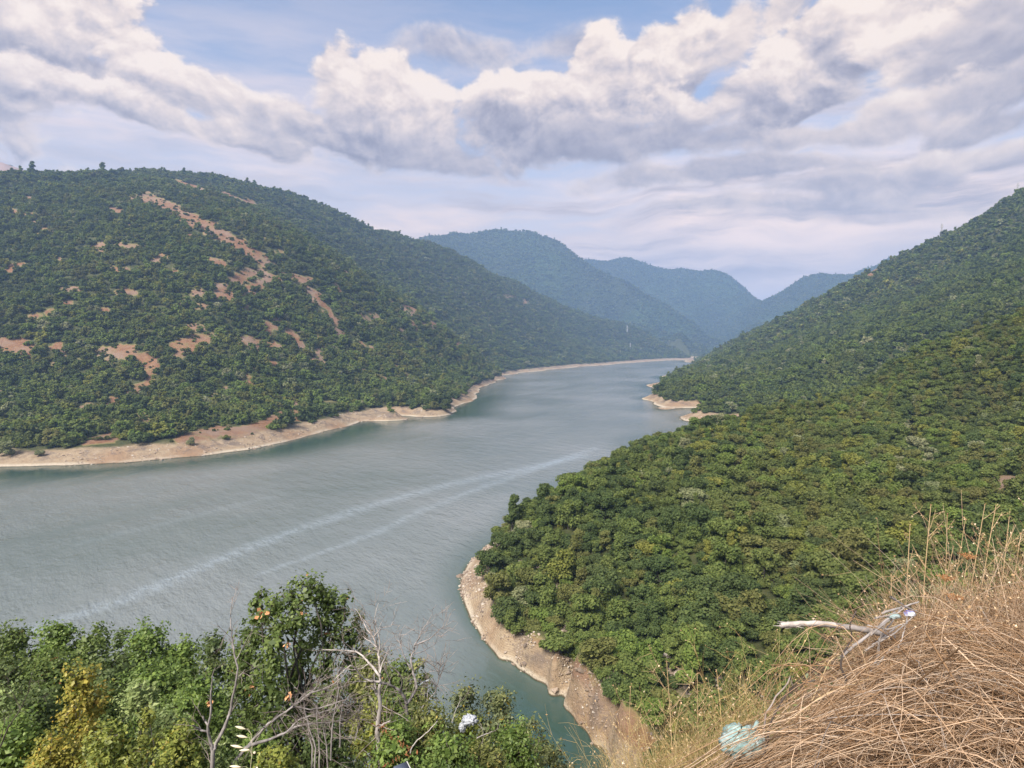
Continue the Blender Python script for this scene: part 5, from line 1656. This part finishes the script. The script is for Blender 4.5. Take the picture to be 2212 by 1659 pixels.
def stems(n, roots, dirs, length, S, r, curl, rad, lie=None, taper=.35):
    """curved stems as (n,S,3); lie = height above the ground to follow, or None for free stems"""
    t = np.linspace(0, 1, S)[None, :, None]
    c1 = r.normal(size=(n, 1, 3)) * curl
    c2 = r.normal(size=(n, 1, 3)) * curl * .5
    p = roots[:, None, :] + dirs[:, None, :] * length[:, None, None] * t + (c1 * t ** 2 + c2 * np.sin(t * 9 + r.uniform(0, 6, (n, 1, 1))) * .12) * length[:, None, None]
    if lie is not None:
        g = ground(p[..., 0], p[..., 1])
        p[..., 2] = g + lie[:, None] * (.15 + np.sin(np.linspace(0, 1, S) * math.pi * .85)[None, :]) + r.normal(0, .004, (n, S)) + .02
    rr = rad[:, None] * np.linspace(1, taper, S)[None, :]
    return p, rr


def in_tri(n, r, poly):
    """random points in a polygon (ground plan)"""
    poly = np.array(poly); out = []
    lo, hi = poly.min(0), poly.max(0)
    while len(out) < n:
        q = r.uniform(lo, hi, (n * 2, 2))
        ins = np.zeros(len(q), bool)
        j = len(poly) - 1
        for i in range(len(poly)):
            a, b = poly[i], poly[j]
            c = ((a[1] > q[:, 1]) != (b[1] > q[:, 1])) & (q[:, 0] < (b[0] - a[0]) * (q[:, 1] - a[1]) / (b[1] - a[1] + 1e-12) + a[0])
            ins ^= c; j = i
        out.extend(q[ins].tolist())
    return np.array(out[:n])

# a) combed-over stems of the lower mat
n = 3600
q = in_tri(n, rg, [(1.2, 2.0), (4.2, 1.8), (4.2, 3.0), (2.6, 3.15), (2.0, 3.3), (1.5, 3.2)])
roots = np.stack([q[:, 0], q[:, 1], ground(q[:, 0], q[:, 1])], 1)
ang = rg.normal(math.radians(188), .62, n)
dirs = np.stack([np.cos(ang), np.sin(ang), np.zeros(n)], 1)
L = rg.uniform(.35, 1.0, n)
pa, ra = stems(n, roots, dirs, L, 10, rg, .42, rg.uniform(.0009, .0029, n), lie=rg.gamma(1.3, .075, n))
va = tubes(pa, ra, 3)
# loose arching stems and thick broken ones on top
n = 420
q = in_tri(n, rg, [(1.3, 2.1), (4.0, 1.9), (4.2, 3.2), (2.4, 3.3), (1.6, 3.2)])
roots = np.stack([q[:, 0], q[:, 1], ground(q[:, 0], q[:, 1])], 1)
ang = rg.normal(math.radians(190), .9, n); dirs = np.stack([np.cos(ang), np.sin(ang), np.zeros(n)], 1)
pd, rd = stems(n, roots, dirs, rg.uniform(.4, 1.1, n), 12, rg, .55, rg.uniform(.0016, .0038, n), lie=rg.uniform(.08, .26, n))
n = 260
q = in_tri(n, rg, [(1.3, 2.1), (4.0, 1.9), (4.2, 3.4), (2.4, 3.5), (1.6, 3.2)])
roots = np.stack([q[:, 0], q[:, 1], ground(q[:, 0], q[:, 1]) + rg.uniform(.04, .16, n)], 1)
dirs = unit(rg.normal(size=(n, 3)) * [1, .6, .28])
pe, re_ = stems(n, roots, dirs, rg.uniform(.12, .5, n), 6, rg, .06, rg.uniform(.002, .0052, n), taper=.7)
# short broken bits lying every way
n = 2600
q = in_tri(n, rg, [(1.1, 2.0), (4.2, 1.8), (4.6, 3.6), (2.4, 3.7), (1.4, 3.3)])
roots = np.stack([q[:, 0], q[:, 1], ground(q[:, 0], q[:, 1]) + rg.uniform(.05, .2, n)], 1)
pg, rg_ = stems(n, roots, unit(rg.normal(size=(n, 3)) * [1, .7, .5]), rg.uniform(.03, .16, n), 4, rg, .25, rg.uniform(.0008, .0022, n))
# fine filler under them
n = 5200
q = in_tri(n, rg, [(1.0, 2.0), (4.6, 1.8), (5.6, 4.8), (3.0, 4.8), (2.1, 4.1), (1.2, 3.4)])
roots = np.stack([q[:, 0], q[:, 1], ground(q[:, 0], q[:, 1])], 1)
ang = rg.uniform(0, 2 * math.pi, n); dirs = np.stack([np.cos(ang), np.sin(ang), np.zeros(n)], 1)
pf, rf = stems(n, roots, dirs, rg.uniform(.12, .4, n), 6, rg, .5, rg.uniform(.0008, .0018, n), lie=rg.gamma(2.0, .03, n))
vf = tubes(pf, rf, 3)
o = part('flattened_dry_grass', join([va, vf, tubes(pd, rd, 3), tubes(pe, re_, 4), tubes(pg, rg_, 3)]), M_STRAW, None, kind='stuff')
o['label'] = 'flattened tan dry stems combed over the mound at lower right'; o['category'] = 'dry grass'

# b) upright thicket on top, with seed heads
n = 9300
q = in_tri(n, rg, [(1.80, 2.95), (2.6, 2.75), (4.4, 2.7), (5.0, 4.6), (3.4, 4.6), (2.5, 4.1), (1.95, 3.5)])
roots = np.stack([q[:, 0], q[:, 1], ground(q[:, 0], q[:, 1]) - .02], 1)
edge = np.clip((q[:, 0] - 1.8) / 1.4, 0, 1)
dirs = unit(np.stack([rg.normal(-.35, .6, n), rg.normal(-.05, .45, n), np.full(n, 1.0)], 1))
L = np.minimum(rg.uniform(.14, .50, n) * (.46 + .9 * edge), rg.uniform(.30, .46, n))
pb, rb = stems(n, roots, dirs, L, 7, rg, .5, rg.uniform(.0010, .0026, n))
# side twigs
m = 2 * n
k = rg.integers(0, n, m); j = rg.integers(2, 6, m)
o0 = pb[k, j]
d2 = unit(unit(pb[k, j] - pb[k, j - 1]) + rg.normal(size=(m, 3)) * .8)
pc, rc = stems(m, o0, d2, rg.uniform(.03, .12, m), 4, rg, .3, rg.uniform(.0006, .0012, m))
o = part('dry_weed_thicket', join([tubes(pb, rb, 3), tubes(pc, rc, 3)]), M_STRAW, None, kind='stuff')
o['label'] = 'tangled upright thicket of dry brown weeds on top of the mound'; o['category'] = 'dry weeds'
m = 26000
src = np.concatenate([pc[:, 2:].reshape(-1, 3), pb[:, 4:].reshape(-1, 3)])
c = src[rg.integers(0, len(src), m)] + rg.normal(0, .006, (m, 3))
o = part('dry_seed_heads', leaf_quads(c, unit(rg.normal(size=(m, 3))), rg.uniform(.006, .017, m), rg, 1.4, .5), M_SEED, None, kind='stuff')
o['label'] = 'small curled husks and seed heads over the dry thicket'; o['category'] = 'seed heads'

# c) finer yellow weeds on the drop left of the mound
n = 1500
q = in_tri(n, rg, [(.45, 3.0), (1.35, 2.9), (1.6, 3.6), (1.4, 4.3), (.8, 4.3), (.5, 3.7)])
roots = np.stack([q[:, 0], q[:, 1], ground(q[:, 0], q[:, 1])], 1)
dirs = unit(np.stack([rg.normal(-.22, .30, n), rg.normal(0, .2, n), np.full(n, 1.0)], 1))
L = rg.uniform(.15, .62, n) * rg.uniform(.6, 1, n)
p1, r1 = stems(n, roots, dirs, L, 8, rg, .18, rg.uniform(.0009, .0020, n))
m = 4200
k = rg.integers(0, n, m); j = rg.integers(3, 8, m)
d2 = unit(unit(p1[k, j] - p1[k, j - 1]) + rg.normal(size=(m, 3)) * .55)
p2, r2 = stems(m, p1[k, j], d2, rg.uniform(.05, .16, m), 4, rg, .3, rg.uniform(.0006, .0012, m))
o = part('yellow_dry_weeds', join([tubes(p1, r1, 3), tubes(p2, r2, 3)]), M_STRAW_Y, None, kind='stuff')
o['label'] = 'fine yellow-brown dry weeds left of the mound'; o['category'] = 'dry weeds'
m = 7000
src = np.concatenate([p2[:, 2:].reshape(-1, 3), p1[:, 5:].reshape(-1, 3)])
c = src[rg.integers(0, len(src), m)]
o = part('weed_husks', leaf_quads(c, unit(rg.normal(size=(m, 3))), rg.uniform(.006, .015, m), rg, 1.8, .4), M_SEED, None, kind='stuff')
o['label'] = 'tiny pale husks on the yellow dry weeds'; o['category'] = 'seed heads'
# low green leaves among them
c = np.stack([rg.normal(1.35, .28, 900), rg.normal(3.55, .25, 900), np.zeros(900)], 1)
c[:, 2] = ground(c[:, 0], c[:, 1]) + rg.uniform(.02, .32, 900)
o = part('green_undergrowth', leaf_quads(c, unit(rg.normal(size=(900, 3)) + [0, 0, .8]), rg.uniform(.015, .04, 900), rg, 1.8), FG['grey'], None, kind='stuff')
o['label'] = 'sparse grey-green leaves under the dry weeds near the turquoise bag'; o['category'] = 'undergrowth'


def stalk(u, v, y, ub, seed, label, branches=5, rad=.0035, blen=.16, mat=None, burrs=26, up=.9, hb=None, name='dry_stalk', group='tall dry stalks', umbel=False):
    """a single dead stalk: its tip shows at (u, v), its foot at u = ub on the ground"""
    r = np.random.default_rng(seed)
    tip = np.array(P(u, v, y))
    bx = (ub - CX) / FPX * y
    foot = np.array([bx, y + .05, float(ground(bx, y + .05)) - .02])
    S = 12
    t = np.linspace(0, 1, S)[:, None]
    p = foot + (tip - foot) * t + np.array([(bx - tip[0]) * .12, 0, 0]) * np.sin(t * math.pi) + np.cumsum(r.normal(0, .0022, (S, 3)), 0) * (1 - t)
    p[-1] = tip
    e = thing(name, label, 'dry stalk', tuple(foot), group)
    H = np.linalg.norm(tip - foot)
    rad *= 1.25
    part('stem', tubes((p - foot)[None], np.linspace(rad, rad * .45, S)[None], 6), mat or M_STALK, e, smooth=True)
    bp, br, ends = [], [], []
    for i in range(branches):
        f = r.uniform(.45, .95) if H > .5 else r.uniform(.3, .9)
        j = f * (S - 1); a = int(j); o = p[a] + (p[min(a + 1, S - 1)] - p[a]) * (j - a)
        s = 1 if i % 2 else -1
        d = unit(np.array([s * r.uniform(.5, 1.0), r.normal(0, .4), up]))
        Lb = blen * r.uniform(.5, 1.2)
        tt = np.linspace(0, 1, 6)[:, None]
        q = o + d * Lb * tt + np.array([0, 0, 1]) * Lb * .25 * tt ** 2
        bp.append(q); br.append(np.linspace(rad * .5, rad * .25, 6)); ends.append(q)
        for z_ in range(3):
            b = r.integers(2, 5)
            q2 = q[b] + unit(d + r.normal(size=3) * .6) * Lb * r.uniform(.2, .5) * tt
            bp.append(q2); br.append(np.linspace(rad * .3, rad * .18, 6)); ends.append(q2)
    if bp:
        part('side_twigs', tubes(np.array(bp) - foot, np.array(br), 4), mat or M_STALK, e)
    if umbel:
        rays = []
        m = 16
        for i in range(m):
            a = i * 2.4; rr = math.sqrt((i + .5) / m) * .045
            q = tip + np.array([[0, 0, 0], [rr * .5 * math.cos(a), rr * .5 * math.sin(a), .02], [rr * math.cos(a), rr * math.sin(a), .03]])
            rays.append(q)
        part('umbel_rays', tubes(np.array(rays) - foot, np.full((m, 3), .0009), 3), M_UMBEL, e)
        ce = np.array([q[-1] for q in rays]); c = np.repeat(ce, 14, 0) + r.normal(0, .006, (m * 14, 3)) * [1, 1, .5] - foot
        part('umbel_head', leaf_quads(c, unit(r.normal(size=(len(c), 3)) + [0, 0, 1]), r.uniform(.004, .008, len(c)), r, 1.1), M_UMBEL, e)
    else:
        ends = np.concatenate(ends) if ends else p
        allp = np.concatenate([p[int(S * .35):], ends])
        c = allp[r.integers(0, len(allp), burrs * 2)] + r.normal(0, rad, (burrs * 2, 3)) - foot
        c = np.concatenate([c, tip - foot + r.normal(0, .004, (5, 3))])
        part('burrs', leaf_quads(c, unit(r.normal(size=(len(c), 3))), r.uniform(.006, .016, len(c)), r, 1.5, .5), M_SEED, e, kind='stuff')
    return e

STK = [
    (1440, 1428, 3.9, 1478, 7, .0036, .22, 'tall dry stalk with upcurved side arms left of the turquoise bag'),
    (1362, 1482, 3.9, 1368, 6, .0030, .20, 'dry stalk with drooping side arms, leftmost of all'),
    (1506, 1455, 3.9, 1530, 8, .0034, .16, 'thick-topped dry stalk right of the tallest left one'),
    (1548, 1448, 4.1, 1590, 8, .0026, .22, 'branching yellow weed stalk above the turquoise bag, left one'),
    (1600, 1455, 4.1, 1615, 8, .0026, .22, 'branching yellow weed stalk above the turquoise bag, right one'),
    (1470, 1520, 3.7, 1452, 5, .0024, .15, 'short dry stalk between the tall ones left of the bag'),
    (1330, 1540, 3.7, 1390, 6, .0024, .18, 'low leaning dry stalk at the left fringe of the weeds'),
    (1700, 1395, 3.6, 1800, 6, .0026, .20, 'thin leaning stalk rising under the broken branch end'),
    (1775, 1420, 3.5, 1850, 6, .0026, .20, 'thin leaning stalk below the middle of the broken branch'),
    (1722, 1475, 3.4, 1840, 6, .0026, .20, 'slanting weed stalk left of the dark curled twigs'),
    (1966, 1132, 3.9, 1985, 7, .0034, .10, 'slender burr-studded stalk, leftmost above the mound'),
    (1925, 1240, 3.7, 1960, 6, .0030, .10, 'short burr-studded stalk at the left slope of the mound'),
    (2011, 1090, 4.0, 2018, 7, .0036, .12, 'tall upright burr stalk second from left above the mound'),
    (2046, 1112, 4.0, 2075, 6, .0032, .12, 'bent-topped burr stalk right of the tall upright one'),
    (2086, 1120, 4.0, 2080, 4, .0026, .08, 'thin bare stalk tip near the middle of the mound top'),
    (2128, 1088, 4.1, 2122, 7, .0036, .10, 'tall stalk with pale seed tip, left of a close pair'),
    (2152, 1090, 4.1, 2138, 7, .0036, .10, 'tall stalk with pale seed tip, right of a close pair'),
    (2180, 1118, 4.1, 2190, 6, .0032, .12, 'burr stalk near the right edge above the mound'),
    (2206, 1150, 4.0, 2215, 6, .0030, .10, 'burr stalk at the very right edge of the mound top'),
    (2060, 1180, 3.8, 2050, 6, .0028, .10, 'short burr stalk in the middle of the mound thicket'),
]
for i, (u, v, y, ub, nb, rad, bl, lab) in enumerate(STK):
    stalk(u, v, y, ub, 500 + i, lab, nb, rad, bl, mat=M_STALK if i not in (3, 4, 7, 8, 9) else M_STRAW_Y)
for i, (u, v, y, ub, lab) in enumerate([(2090, 1210, 3.7, 2100, 'rusty flat seed umbel highest on the mound'), (2044, 1258, 3.6, 2050, 'rusty flat seed umbel left and lower on the mound'), (2062, 1300, 3.5, 2070, 'small rusty seed umbel lowest of the three')]):
    stalk(u, v, y, ub, 560 + i, lab, 2, .0026, .06, burrs=6, name='umbel_weed', group='rusty umbels', umbel=True)

# long single pale stems lying over the mat
for i, (pts, y, lab) in enumerate([
    ([(1975, 1660), (1930, 1580), (1895, 1510), (1870, 1440), (1862, 1405)], 2.7, 'long pale stem bending down over the mat, leftmost'),
    ([(2060, 1659), (2020, 1600), (1975, 1520), (1935, 1450), (1920, 1425)], 2.6, 'long pale stem bending down over the mat, middle'),
    ([(2075, 1600), (2060, 1540), (2030, 1470), (2015, 1430)], 2.6, 'long pale stem bending down over the mat, rightmost'),
    ([(1725, 1590), (1760, 1500), (1790, 1430), (1812, 1412)], 2.9, 'straight pale stem slanting up left of the mat centre'),
    ([(2110, 1395), (2080, 1355), (1960, 1345), (1870, 1365), (1800, 1370)], 3.0, 'arching pale stem across the top of the mat'),
    ([(1700, 1560), (1780, 1500), (1880, 1465), (1990, 1445), (2090, 1440)], 2.7, 'arching tan stem across the middle of the mat')]):
    q = resample(np.array(pts, float), 16)
    w = np.array([P(a, b, y + .25 * k / 16) for k, (a, b) in enumerate(q)])
    e = thing('grass_stalk', lab, 'dry stem', tuple(w[0]), 'long single dry stems')
    part('stem', tubes((w - w[0])[None], np.linspace(.0042, .0022, 16)[None] * .8, 5), M_STALK, e, smooth=True)

# ------------------------------------------------------------------ broken branch, sticks, curled twigs
def stick(pts, y0, y1, r0, r1, label, name='stick', group='sticks on the mound', mat=None, cat='stick', splinter=False, seed=1):
    r = np.random.default_rng(seed)
    q = resample(np.array(pts, float), 18)
    w = np.array([P(a, b, y0 + (y1 - y0) * k / 17) for k, (a, b) in enumerate(q)])
    w += r.normal(0, .0012, w.shape)
    rad = np.linspace(r0, r1, 18) / FPX * y0 * r.uniform(.92, 1.08, 18)
    e = thing(name, label, cat, tuple(w[0]), group)
    part('bark', tubes((w - w[0])[None], rad[None], 9), mat or M_GREYW, e, smooth=True)
    if splinter:
        n = 12
        sp, sr = [], []
        for i in range(n):
            a = r.uniform(0, 2 * math.pi); j = r.integers(0, 4)
            o = w[j] + np.array([0, math.cos(a), math.sin(a)]) * rad[j] * .7
            t = np.linspace(0, 1, 6)[:, None]
            sp.append(o + (np.array([r.uniform(-.06, .09), 0, r.uniform(-.012, .012)]) + np.array([0, math.cos(a), math.sin(a)]) * .003) * t)
            sr.append(np.linspace(.0034, .0008, 6))
        part('splinters', tubes(np.array(sp) - w[0], np.array(sr), 4), M_PALE, e)
        # stripped bark face, upper side
        s2 = w[:9] + [0, -.002, .004]
        part('bare_wood', tubes((s2 - w[0])[None], (rad[:9] * .86)[None], 8), M_PALE, e, smooth=True)
        hp = []
        for (k, L) in ((3, .035), (7, .04), (8, .06)):
            t = np.linspace(0, 1, 7)[:, None]
            hp.append(w[k] + np.array([.35, 0, -1.0]) * L * t + np.array([.5, 0, .1]) * L * np.sin(t * 3) * .4)
        part('hanging_bark', tubes(np.array(hp) - w[0], np.tile(np.linspace(.0028, .0010, 7), (3, 1)), 4), M_GREYW, e)
    return e
stick([(1686, 1352), (1700, 1349), (1730, 1348), (1765, 1347), (1800, 1350), (1850, 1357), (1895, 1366), (1930, 1376)], 3.1, 3.15, 6.2, 6.6, 'thick broken branch with a splintered pale end sticking out of the mound', 'broken_branch', None, cat='branch', splinter=True, seed=4)  # a broken branch rather than a log
stick([(1817, 1420), (1835, 1403), (1870, 1376), (1905, 1350), (1935, 1322)], 3.0, 3.05, 3.4, 3.0, 'grey stick slanting down left below the broken branch', seed=5)
r = np.random.default_rng(66)
TANG = [((1880, 1372), (1955, 1312)), ((1885, 1395), (1975, 1330)), ((1900, 1380), (1950, 1306)), ((1875, 1350), (1960, 1345)), ((1890, 1335), (1945, 1330)), ((1870, 1405), (1940, 1350)), ((1925, 1290), (1990, 1325)), ((1893, 1430), (1912, 1350)),
        ((1905, 1325), (1985, 1300)), ((1940, 1400), (1960, 1330)), ((1880, 1450), (1900, 1380)), ((1860, 1480), (1925, 1400)), ((1850, 1500), (1935, 1435))]
WORDS = ['topmost long grey stick of the tangle', 'second long stick of the tangle, under the blue can', 'steep grey stick in the tangle middle', 'level stick lying just behind the broken branch', 'short level stick left of the blue can', 'pale stick crossing the grey slanting one', 'dark stick pointing up left into the thicket',
         'upright pale stick in front of the tangle', 'flat stick behind the blue can', 'short upright stick right in the tangle', 'low stick under the tangle, upper one', 'low stick under the tangle, middle one', 'low stick under the tangle, lowest one']
for i, ((a, b), lab) in enumerate(zip(TANG, WORDS)):
    m_ = ((a[0] + b[0]) / 2 + r.normal(0, 5), (a[1] + b[1]) / 2 + r.normal(0, 5))
    stick([a, m_, b], 3.02 + r.normal(0, .05), 3.05 + r.normal(0, .06), r.uniform(1.6, 3), r.uniform(1.0, 2), lab, seed=70 + i, mat=[M_GREYW, M_PALE][i % 2])
for i, (pts, lab) in enumerate([
    ([(1648, 1590), (1655, 1540), (1680, 1500), (1700, 1478), (1706, 1458), (1712, 1480)], 'dark curled twig arching over right of the turquoise bag, tallest'),
    ([(1655, 1610), (1665, 1560), (1690, 1510), (1725, 1480), (1760, 1470)], 'dark curled twig right of the tallest arching one'),
    ([(1830, 1470), (1815, 1440), (1820, 1410), (1840, 1385), (1835, 1350), (1850, 1320)], 'thin dark twig looping down below the broken branch'),
    ([(1640, 1659), (1655, 1620), (1662, 1580)], 'short dark twig at the bottom right of the turquoise bag')]):
    stick(pts, 2.8, 2.85, 2.4, 1.4, lab, 'curled_twig', 'dark curled twigs', M_DARKTW if i else M_TWIG, 'twig', seed=90 + i)

# ------------------------------------------------------------------ wild oats close to the lens, bottom left of centre
r = np.random.default_rng(8)
e = thing('wild_oat', 'pale wild oat spikelets in front of the leaning branches', 'grass stalk', P(536, 1700, 1.9))
o0 = np.array(P(536, 1700, 1.9))
q = resample(np.array([(536, 1700), (543, 1640), (545, 1600), (541, 1582), (534, 1575)], float), 12)
w = np.array([P(a, b, 1.9) for a, b in q])
part('stem', tubes((w - o0)[None], np.full((1, 12), .0007), 4), M_OAT, e)
for (u, v, du, dv) in [(518, 1573, -10, -4), (522, 1591, -11, -2), (512, 1613, -14, -3), (527, 1618, -10, 3), (508, 1655, -12, 0), (540, 1622, 8, 6), (545, 1655, 8, 8), (498, 1662, -8, 4)]:
    a = np.array(P(u + 12, v + 2, 1.9)); b = np.array(P(u + du, v + dv, 1.9))
    t = np.linspace(0, 1, 8)[:, None]
    p = a + (b - a) * t
    part('spikelet', tubes((p - o0)[None], (np.sin(np.linspace(.15, math.pi * .97, 8)) * .0042 + .0002)[None], 6), M_OAT, e, smooth=True)
    q = np.array([P(543, v + 14, 1.9), P((u + 555) / 2, v + 1, 1.9), a]); part('thread', tubes((q - o0)[None], np.full((1, 3), .0004), 3), M_OAT, e)
